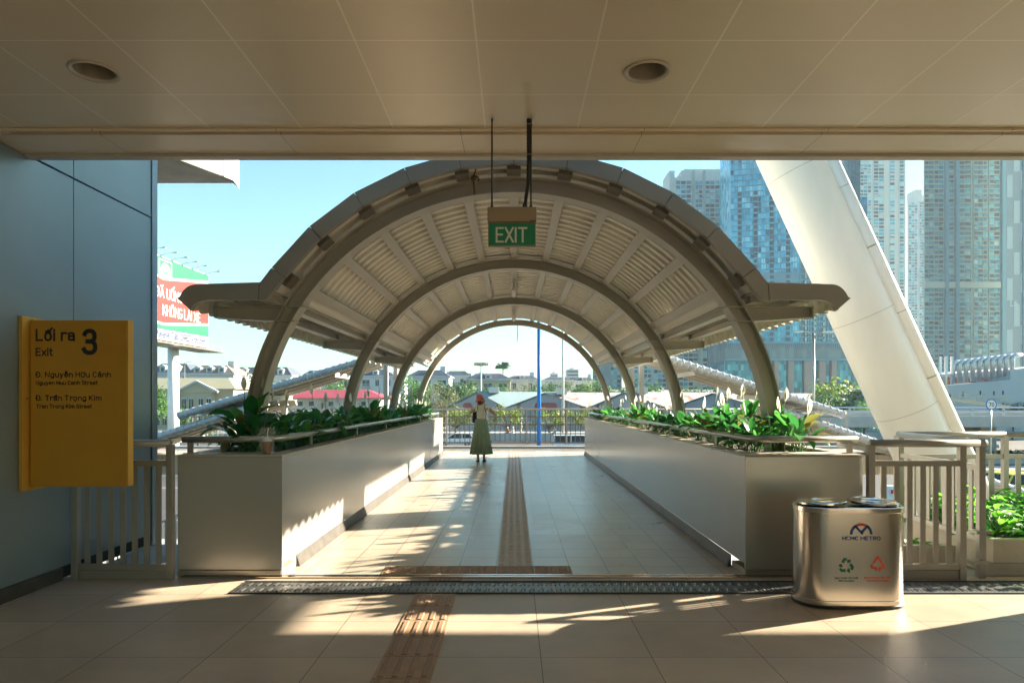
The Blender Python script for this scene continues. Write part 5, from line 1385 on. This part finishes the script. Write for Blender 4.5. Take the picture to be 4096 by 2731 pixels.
# beige gabled building
def beige():
    d=110; t=thing('beige_building','beige two storey building with olive roof and a front gable at the left','building',(X(450,d),d,G)); x0,x1=X(300,d),X(536,d); ze=Z(893,d); zr=Z(866,d)
    b=B(); b.box(x0,x1,d,d+14,G,ze); obj('wall',b,m_vb,t)
    b=B(); i=2.2; b.add([(x0-.6,d-.6,ze+.01),(x1+.6,d-.6,ze+.01),(x1+.6,d+14.6,ze+.01),(x0-.6,d+14.6,ze+.01),(x0+i,d+3.5,zr),(x1-i,d+3.5,zr),(x1-i,d+10,zr),(x0+i,d+10,zr)],[(0,3,2,1),(4,5,6,7),(0,1,5,4),(1,2,6,5),(2,3,7,6),(3,0,4,7)]); obj('roof',b,m_rg,t)
    b=B(); xa,xc,xm=X(420,d),X(502,d),X(461,d); zg=Z(878,d); b.py([(xa,ze-.6),(xc,ze-.6),(xc,ze-.3),(xm,zg),(xa,ze-.3)],d-1.2,d-.01); b.box(xa+.6,xc-.6,d-1.0,d-.01,G,ze-.61); obj('gable',b,m_vb,t)
    b=B(); b.beam((xa-.5,d-1.3,ze-.5),(xm,d-1.3,zg+.15),.5,.3); b.beam((xc+.5,d-1.3,ze-.5),(xm,d-1.3,zg+.15),.5,.3); obj('gable_trim',b,m_vw,t)
    for px in (362,378,396,430,446,468,486,516):
        for (za,zb) in ((Z(938,d),Z(916,d)),(Z(975,d),Z(955,d))):
            yy=d-1.06 if 424<px<500 else d-.06
            b=B(); b.box(X(px-4.5,d),X(px+4.5,d),yy,yy+.05,za,zb); w=obj('window',b,m_win,t); b=B(); b.box(X(px-.5,d),X(px+.5,d),yy-.04,yy-.002,za,zb); b.box(X(px-5.5,d),X(px+5.5,d),yy-.06,yy-.004,zb,zb+.25); obj('frame',b,m_vw,w)
    f=thing('street_fence','pale street fence in front of the beige building','fence',(X(400,125),95,G)); b=B(); b.box(-60,-30,95.9,96.2,G+1.0,G+1.15) if 0 else None
    d=100
    b.box(X(330,d),X(560,d),d,d+.12,G+1.3,G+1.42); b.box(X(330,d),X(560,d),d,d+.12,G+.2,G+.35)
    n=70
    for k in range(n): x=X(330+k*230/n,d); b.box(x,x+.08,d+.01,d+.11,G+.35,G+1.3)
    obj('bars',b,m_vw,f)
beige()
# red roofed low building
def redroof():
    d=118; t=thing('red_roofed_building','low building with a red metal roof behind the left planter','building',(X(760,d),d,G)); x0,x1=X(650,d),X(872,d); ze=Z(914,d); zr=Z(893,d)
    b=B(); b.box(x0,x1,d,d+12,G,ze); obj('wall',b,mat('stained_wall',(.5,.47,.4),.9,0,.3,.6),t)
    b=B(); b.add([(x0-.8,d-.8,ze+.01),(x1+.8,d-.8,ze+.01),(x1+.8,d+13,ze+.01),(x0-.8,d+13,ze+.01),(x0+3.4,d+6,zr),(x1-3.2,d+6,zr)],[(0,3,2,1),(0,1,5,4),(1,2,5),(2,3,4,5),(3,0,4)]); obj('roof',b,mat('red_metal_roof',(.30,.035,.05),.5,0,.12,.5),t)
    for px in (690,715,760,800,835): b=B(); b.box(X(px-5,d),X(px+5,d),d-.05,d-.005,Z(932,d),Z(922,d)); obj('window',b,m_win,t)
redroof()
# warehouses
m_cor=mat('rusty_cladding',(.26,.29,.32),.7,.0,.1,.5,col2=(.17,.10,.07),thr=(.58,.66),stretch=(1,1,.25)); m_wr=mat('pale_metal_roof',(.16,.24,.27),.6,.1,.08,.3); m_rust=mat('rusty_roof',(.30,.30,.29),.7,0,.2,.4,col2=(.20,.09,.06),thr=(.55,.62))
def ware(label,pl,pk,pr,pyk,pye,d,sk,m1,m2,Ln=60,awn=None):
    xa,xk,xc=X(pl,d),X(pk,d),X(pr,d); zk,ze=Z(pyk,d),Z(pye,d)
    t=thing('warehouse',label,'warehouse',(xk,d,G)); sx=Ln*sk
    def P(x,z,k): return (x+sx*k,d+Ln*k,z)
    b=B(); b.prism([(xa,G),(xc,G),(xc,ze),(xk,zk),(xa,ze)],lambda x,z:P(x,z,0),lambda x,z:P(x,z,1)); obj('wall',b,m_cor,t)
    for (x0,z0,x1,z1,m) in ((xa-.6,ze-.3,xk,zk,m1),(xk,zk,xc+.6,ze-.3,m2)):
        b=B(); o=.12; v=[P(x0,z0+o,-.01),P(x1,z1+o,-.01),P(x1,z1+o,1.01),P(x0,z0+o,1.01)]; v2=[(a,c,z+.1) for a,c,z in v]; b.add(v+v2,[(0,1,2,3),(7,6,5,4),(0,4,5,1),(1,5,6,2),(2,6,7,3),(3,7,4,0)]); obj('roof',b,m,t)
    b=B(); b.obox((xk+sx*.05,d+Ln*.05,zk+.5),(1.0,0,0),(0,1.4,0),(0,0,.6)); obj('ridge_vent',b,m_ps,t)
    if awn:
        x0,x1=X(awn[0],d),X(awn[1],d); b=B(); b.add([(x0,d-1.4,Z(935,d)),(x1,d-1.4,Z(935,d)),(x1-.3,d-.03,Z(925,d)),(x0+.3,d-.03,Z(925,d)),(x0,d-1.4,Z(936,d)),(x1,d-1.4,Z(936,d)),(x1-.3,d-.03,Z(926,d)),(x0+.3,d-.03,Z(926,d))],[(0,1,2,3),(7,6,5,4),(0,4,5,1),(1,5,6,2),(2,6,7,3),(3,7,4,0)]); obj('awning',b,mat('rust_awning',(.33,.08,.06),.7,0,.3,.5),t)
        b=B(); 
        for i in range(6): q=x0+(x1-x0)*(i+.1)/6; b.box(q,q+(x1-x0)*.1,d-.06,d-.01,Z(950,d),Z(938,d))
        obj('window',b,m_win,t)
ware('grey warehouse with pale roof directly behind the woman',1030,1101,1165,901,937,135,1.5,m_wr,m_wr,38,(1062,1085))
ware('rust streaked warehouse crossed by the blue pole',1164,1257,1358,904,938,128,1.6,m_wr,m_rust,34,(1227,1280))
ware('warehouse with rusty roof beside the right planter',1356,1440,1540,902,938,128,1.6,m_wr,m_rust,38)
ware('pale roofed shed under the right stair canopy',1545,1640,1760,905,938,120,1.2,m_wr,m_rust,40)
b=B(); d=205; b.box(X(1090,d),X(1730,d),d,d+15,G,Z(903,d)); b2=obj('wall',b,m_concl,None); t=thing('long_shed','very long shed with a rusty roof strip behind the warehouses','warehouse',(X(1400,d),d,G)); bpy.data.objects.remove(b2)
obj('wall',b,m_concl,t); b=B(); b.px([(d-.8,Z(904,d)),(d+16,Z(904,d)),(d+7,Z(894,d))],X(1088,d),X(1732,d)); obj('roof',b,m_rust,t)
# far skyline
rr=random.Random(21)
for i in range(26):
    px=380+i*38+rr.uniform(-14,14); d=rr.uniform(700,1100); top=rr.uniform(838,868) if px<1400 else 860; w=rr.uniform(12,30)
    if 640<px<780: top=860
    t=thing('distant_building','pale distant block on the skyline behind the villas','building',gd(px,d),group='distant blocks on the skyline')
    b=B(); b.box(X(px,d),X(px+w,d),d,d+25,G,Z(top+8,d)); b.box(X(px+w*.3,d),X(px+w*.6,d),d+4,d+14,Z(top+8,d)-.01,Z(top+4,d)); obj('block',b,m_vw,t)
    b=B(); zz=G+6
    while zz<Z(top+8,d)-3: b.box(X(px+1,d),X(px+w-1,d),d-.3,d-.01,zz,zz+1.5); zz+=4
    obj('window_band',b,m_win,t)

# ------------------------------------------------------------------ towers
m_tb=[mat('tower_beige',(.38,.45,.41),.7,0,.05,.05),mat('tower_white',(.50,.54,.54),.7,0,.05,.05),mat('tower_grey',(.30,.36,.37),.7,0,.05,.05),mat('tower_bluegrey',(.10,.27,.36),.6,0,.05,.05)]
m_tg=[mat('tower_glass_blue',(.02,.19,.28),.15,.2),mat('tower_glass_cyan',(.07,.40,.52),.15,.2),mat('tower_glass_dark',(.01,.05,.08),.15,.1),mat('tower_glass_pale',(.35,.62,.66),.2,.1)]
def tower(name,label,px0,px1,pyt,d,fl,cols,wall,depth=30,skip=(),glass=(0,1,2,3),wts=(5,4,3,1),side=None,seed=0,balc=.25,bands=True,top=None,zbase=None,stripe=None):
    """cols: list of (start,end) fractions holding n windows each: (f0,f1,n)"""
    r=random.Random(seed); x0,x1=X(px0,d),X(px1,d); zt=Z(pyt,d); t=thing(name,label,'tower',((x0+x1)/2,d,G)); w=x1-x0
    k0,k1=x0/d,x1/d; b=B(); b.pz([(x0,d),(x1,d),(x1+k1*depth,d+depth),(x0+k0*depth,d+depth)],G,zt); obj('wall',b,wall,t)
    nf=int((zt-G-3)/fl); W=[]
    fr=B()
    for f in range(nf):
        z=G+3+f*fl
        if z>zt-fl: break
        if f in skip: continue
        for (f0,f1,n) in cols:
            for k in range(n):
                a=x0+w*(f0+(f1-f0)*k/n); c=x0+w*(f0+(f1-f0)*(k+1)/n); m=(c-a)*.07
                W.append((z,a+m,c-m))
        for (f0,f1,n) in cols: fr.box(x0+w*f0+.2,x0+w*f1-.2,d-.9 if bands else d-.45,d-.01,z+fl-.95,z+fl-.15)
    for (f0,f1,n) in cols:
        for k in range(n+1):
            a=x0+w*(f0+(f1-f0)*k/n)
            if k%2==0: fr.box(a-.22,a+.22,d-.7,d-.011,G,zt-1)
    obj('facade_frame',fr,wall,t)
    W.sort(key=lambda q:-q[0] if pyt<0 else q[0]); vis=[q for q in W if 350<CY-(q[0]-H)*F/d<915]; oth=[q for q in W if q not in set(vis)]
    def wm(bb,q,gi):
        z,a,c=q; bb.box(a,c,d-.25,d-.012,z+.1,z+fl-.96,gi)
    r.shuffle(vis)
    for q in vis[:100]:
        gi=r.choices(glass,wts)[0]; bb=B(); wm(bb,q,0); obj('window',bb,m_tg[gi],t)
    bb=B()
    for q in vis[100:]+oth: wm(bb,q,r.choices(range(len(glass)),wts)[0])
    if bb.v: obj('windows',bb,[m_tg[g] for g in glass],t)['kind']='stuff'
    if side:
        bb=B(); xs=x0 if side<0 else x1
        for f in range(nf):
            z=G+3+f*fl
            for k in range(int(depth/3.2)):
                y=d+1+k*3.2; bb.box(xs-.1 if side<0 else xs+.005,xs-.005 if side<0 else xs+.1,y,y+1.9,z+.6,z+fl-1)
        obj('side_windows',bb,m_tg[0],t)['kind']='stuff'
    if balc:
        bb=B()
        for q in vis:
            if r.random()<balc: z,a,c=q; bb.box(a-.2,c+.2,d-1.5,d-.92,z-.1,z+.75)
        obj('balconies',bb,m_tb[3] if r.random()<.5 else wall,t)['kind']='stuff'
    return t,x0,x1,zt
# white residential tower left of the glass one
t,x0,x1,zt=tower('residential_tower','white apartment tower left of the blue glass tower',1547,1692,408,500,3.35,[(.03,.28,3),(.34,.46,2),(.50,.80,4),(.86,.98,1)],m_tb[1],seed=1,wts=(5,5,3,3))
b=B(); b.box(x0+6,x1-.5,501,525,zt-.01,zt+5.5); b.box(x0+9,x1-3,505,520,zt+5.49,zt+8); b.box(x0-2.3,x0+1.5,503,525,G,zt+6); obj('crown_block',b,m_tb[1],t)
b=B()
for q in (.31,.48,.83): b.box(x0+(x1-x0)*q-.7,x0+(x1-x0)*q+.9,498.3,499.99,G,zt+5)
obj('fin',b,m_tb[2],t)
# blue glass tower
def glass_tower():
    d=400; t=thing('glass_tower','bright blue curtain wall glass tower behind the white column','tower',(X(1760,d),d,G)); zt=Z(250,d)
    zb=Z(786,d)
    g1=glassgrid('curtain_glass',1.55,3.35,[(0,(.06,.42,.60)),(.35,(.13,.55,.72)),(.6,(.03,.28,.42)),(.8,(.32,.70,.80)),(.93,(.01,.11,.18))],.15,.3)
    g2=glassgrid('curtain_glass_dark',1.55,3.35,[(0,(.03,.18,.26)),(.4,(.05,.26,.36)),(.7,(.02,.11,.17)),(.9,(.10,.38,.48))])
    x0,xm,x1=X(1691,d),X(1836,d),X(1972,d)
    def face(nm,xa,xb,ya,yb,gm,dm,zt,zb=zb):
        b=B(); b.add([(xa,ya,zb),(xb,yb,zb),(xb,yb,zt),(xa,ya,zt),(xa+2,ya+28,zb),(xb+2,yb+28,zb),(xb+2,yb+28,zt),(xa+2,ya+28,zt)],[(0,1,2,3),(5,4,7,6),(4,0,3,7),(1,5,6,2),(3,2,6,7),(0,4,5,1)]); p=obj(nm,b,gm,t)
        A=Vector((xa,ya,0)); D=Vector((xb-xa,yb-ya,0)); L=D.length; D.normalize(); N=Vector((D.y,-D.x,0))
        b=B(); n=int(L/1.55)
        for i in range(n+1):
            q=A+D*min(L,i*1.55)+N*.25; b.obox((q.x,q.y,(zb+zt)/2),D*.11,N*.25,(0,0,(zt-zb)/2))
        z=zb; k=0
        while z<zt:
            q=A+D*L/2+N*.12; h=.28 if k%1==0 else .2; b.obox((q.x,q.y,z),D*L/2,N*.12,(0,0,h)); z+=3.35; k+=1
        obj('mullion_grid',b,dm,p)
        b=B()
        for zz in ((Z(640,d),) if nm!='x' and gm is g1 else ()): b.obox(((xa+xb)/2+N.x*.4,(ya+yb)/2+N.y*.4,zz),D*L/2,N*.3,(0,0,4.5))
        if b.v: obj('plant_floor_band',b,m_tb[3],p)
        bb=B(); r=random.Random(int(xa))
        for j in range(int(L/9)):
            c0=5+j*9
            for f in range(int((zt-zb)/3.35)):
                if f>26 and r.random()<.85: continue
                q=A+D*c0+N*.42; b2=.9; bb.obox((q.x,q.y,zb+f*3.35+1.9),D*1.1,N*.3,(0,0,1.0)); 
        obj('balconies',bb,m_tg[2],p)['kind']='stuff'
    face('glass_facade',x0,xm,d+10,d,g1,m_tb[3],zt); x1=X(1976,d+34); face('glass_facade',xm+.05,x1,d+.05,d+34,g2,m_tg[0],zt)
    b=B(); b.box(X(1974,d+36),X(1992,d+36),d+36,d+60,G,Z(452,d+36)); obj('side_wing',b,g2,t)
    # podium
    xp0,xp1=X(1658,d),X(1990,d); zq=Z(830,d)
    b=B(); b.box(xp0,xp1,d-6,d+30,zq,zb); obj('podium',b,glassgrid('podium_glass',2.5,5,[(0,(.10,.16,.19)),(.5,(.14,.20,.23)),(.8,(.08,.13,.17))],.2,.3),t)
    b=B(); b.box(xp0,xp1,d-4,d+30,G,zq-.01); obj('podium_base',b,g2,t)
    m_pl=mat('pink_granite',(.36,.27,.23),.7,0,.1,.1)
    for a,c in ((1802,1814),(1838,1856),(1872,1886),(1900,1911),(1770,1780)): b=B(); b.box(X(a,d),X(c,d),d-6,d-4.01,G,zq-.02); obj('pilaster',b,m_pl,t)
    b=B()
    for i in range(70): x=xp0+i*(xp1-xp0)/70; b.box(x,x+.25,d-6.4,d-6.01,zq+8,zb)
    b.box(xp0,xp1,d-6.6,d-6.01,zq,zq+1.2); b.box(xp0,xp1,d-6.6,d-6.01,zb-1.2,zb); obj('podium_fins',b,m_tb[3],t)
glass_tower()
tower('residential_tower','tall white apartment tower right of the white column top',1956,2080,240,640,3.35,[(.02,.36,5),(.40,.60,2),(.70,.80,1),(.88,.97,1)],m_tb[1],seed=2,wts=(4,5,3,4))
t,x0,x1,zt=tower('residential_tower','distant pale apartment tower with stepped top in the gap of sky',2084,2130,460,820,3.4,[(.05,.5,3),(.6,.95,3)],m_tb[1],seed=3,wts=(5,4,3,3))
b=B(); b.box(x0+10,x0+18,821,838,zt-.01,zt+13); b.box(x0+18,x1-1,825,845,zt-.01,zt+8); obj('crown_block',b,m_tb[1],t)
t,x0,x1,zt=tower('residential_tower','huge beige and blue apartment tower filling the upper right',2122,2308,150,480,3.3,[(.0,.24,4),(.29,.37,1),(.42,.58,2),(.61,.78,3),(.80,.93,2)],m_tb[0],seed=4,wts=(6,6,4,1),balc=.35)
b=B()
for q0,q1 in ((.245,.285),(.375,.415),(.94,.995)): b.box(x0+(x1-x0)*q0,x0+(x1-x0)*q1,477.5,479.98,G,zt)
obj('blue_fin',b,m_tb[3],t)
b=B(); b.box(x0,x1-4,478.2,478.99,Z(655,480)-2.2,Z(655,480)+2.2); obj('service_band',b,m_tb[0],t)
def grey_tower():
    d=430; t=thing('patterned_tower','grey tower with staggered pale panels and letters L6 at the right edge','tower',(X(2340,d),d,G)); x0,x1=X(2311,d),X(2460,d)
    b=B(); b.pz([(x0,d),(x1,d),(x1+26,d+30),(x0+x0/d*30,d+30)],G,Z(150,d)); obj('wall',b,m_tb[2],t)
    b=B(); r=random.Random(5); z=G+4; k=0
    pm=mat('pale_panel',(.50,.58,.54),.6)
    while z<Z(160,d):
        xx=x0+.4+(k%2)*4.4
        b.box(xx,xx+3.6,d-.2,d-.01,z,z+14); b.box(xx+8.8,xx+13,d-.2,d-.01,z+5,z+17); z+=16.2; k+=1
    obj('panel',b,pm,t)
    b=B(); b.box(X(2347,d),X(2353,d),d-1,d-.02,G,Z(150,d)); obj('glass_strip',b,m_tg[0],t)
    text('lettering','L6',(X(2319,d),d-.5,Z(704,d)),(1,0,0),(0,0,1),X(2341,d)-X(2319,d)-1.5,3.8,m_exitw,t,ext=.2,off=.01)
    for i in range(30):
        bb=B(); z=G+8+i*6.6; bb.box(X(2356,d),X(2364,d),d-.2,d-.01,z,z+2.2); obj('window',bb,m_tg[1],t)
grey_tower()
t,x0,x1,zt=tower('residential_tower','pale glass tower lettered P3 just outside the last arch',1361,1428,700,520,3.3,[(.05,.35,2),(.62,.95,3)],m_tb[2],seed=6,wts=(3,5,1,4),glass=(0,1,2,3))
text('lettering','P3',(X(1364,520),518.9,Z(838,520)),(1,0,0),(0,0,1),X(1371,520)-X(1364,520),1.9,m_exitw,t,off=.02)
tower('residential_tower','blue grey apartment tower seen behind the right side posts',1436,1532,730,500,3.3,[(.02,.3,3),(.36,.62,3),(.68,.98,3)],m_tb[1],seed=7,wts=(6,3,4,2))
tower('residential_tower','beige apartment block below the right stair canopy',1556,1660,700,470,3.3,[(.02,.45,4),(.55,.98,4)],m_tb[0],seed=8,wts=(6,4,3,2))
# ------------------------------------------------------------------ cleanup, light, camera
for o in list(COL.objects):
    if o.get('label')=='x':
        for c in list(o.children_recursive): bpy.data.objects.remove(c)
        bpy.data.objects.remove(o)
w=bpy.data.worlds.new('World'); SC.world=w; w.use_nodes=True; t=w.node_tree
bg=t.nodes['Background']; sky=t.nodes.new('ShaderNodeTexSky'); sky.sky_type='NISHITA'; sky.sun_disc=False
EL,AZ=rad(20.5),rad(69)
sky.sun_elevation=EL; sky.sun_rotation=AZ; sky.air_density=1.15; sky.dust_density=.6; sky.ozone_density=1.0
mul=t.nodes.new('ShaderNodeMix'); mul.data_type='RGBA'; mul.blend_type='MULTIPLY'; mul.inputs[0].default_value=1; mul.inputs[7].default_value=(.62,.97,1.05,1)
t.links.new(sky.outputs[0],mul.inputs[6]); t.links.new(mul.outputs[2],bg.inputs[0])
cy=SC.cycles; cy.max_bounces=8; cy.diffuse_bounces=6; cy.glossy_bounces=3; cy.transmission_bounces=2; cy.volume_bounces=0; cy.transparent_max_bounces=6
cy.caustics_reflective=False; cy.caustics_refractive=False; cy.use_adaptive_sampling=True; cy.adaptive_threshold=.03; bg.inputs[1].default_value=.05
sd=Vector((math.sin(AZ)*math.cos(EL),math.cos(AZ)*math.cos(EL),math.sin(EL)))
L=bpy.data.lights.new('sun','SUN'); L.energy=5.0; L.angle=rad(.6); L.color=(1,.86,.66)
lo=bpy.data.objects.new('sun',L); COL.objects.link(lo); lo.rotation_euler=(-sd).to_track_quat('-Z','Y').to_euler(); lo.location=(20,10,30)
cam=bpy.data.cameras.new('camera'); co=bpy.data.objects.new('camera',cam); COL.objects.link(co)
cam.sensor_width=36; cam.lens=F/2352*36; cam.shift_x=(1176-CX)/2352; cam.shift_y=(CY-784)/2352
co.location=(0,0,H); co.rotation_euler=(rad(90),0,0); cam.clip_end=8000; cam.clip_start=.05; SC.camera=co
vs=SC.view_settings; vs.view_transform='Standard'; vs.look='None'; vs.exposure=2.5; vs.gamma=1
if HAZE:
    b=B(); b.box(-1400,1400,-60,1500,G-1,300); m,tt,p=nt('haze_air'); tt.nodes.remove(p); v=tt.nodes.new('ShaderNodeVolumePrincipled')
    v.inputs['Color'].default_value=(.72,.88,1,1); v.inputs['Density'].default_value=HAZE; v.inputs['Anisotropy'].default_value=.2
    tt.links.new(v.outputs[0],tt.nodes['Material Output'].inputs['Volume'])
    tag(obj('haze',b,m),'thin bluish haze in the air','haze',kind='stuff')
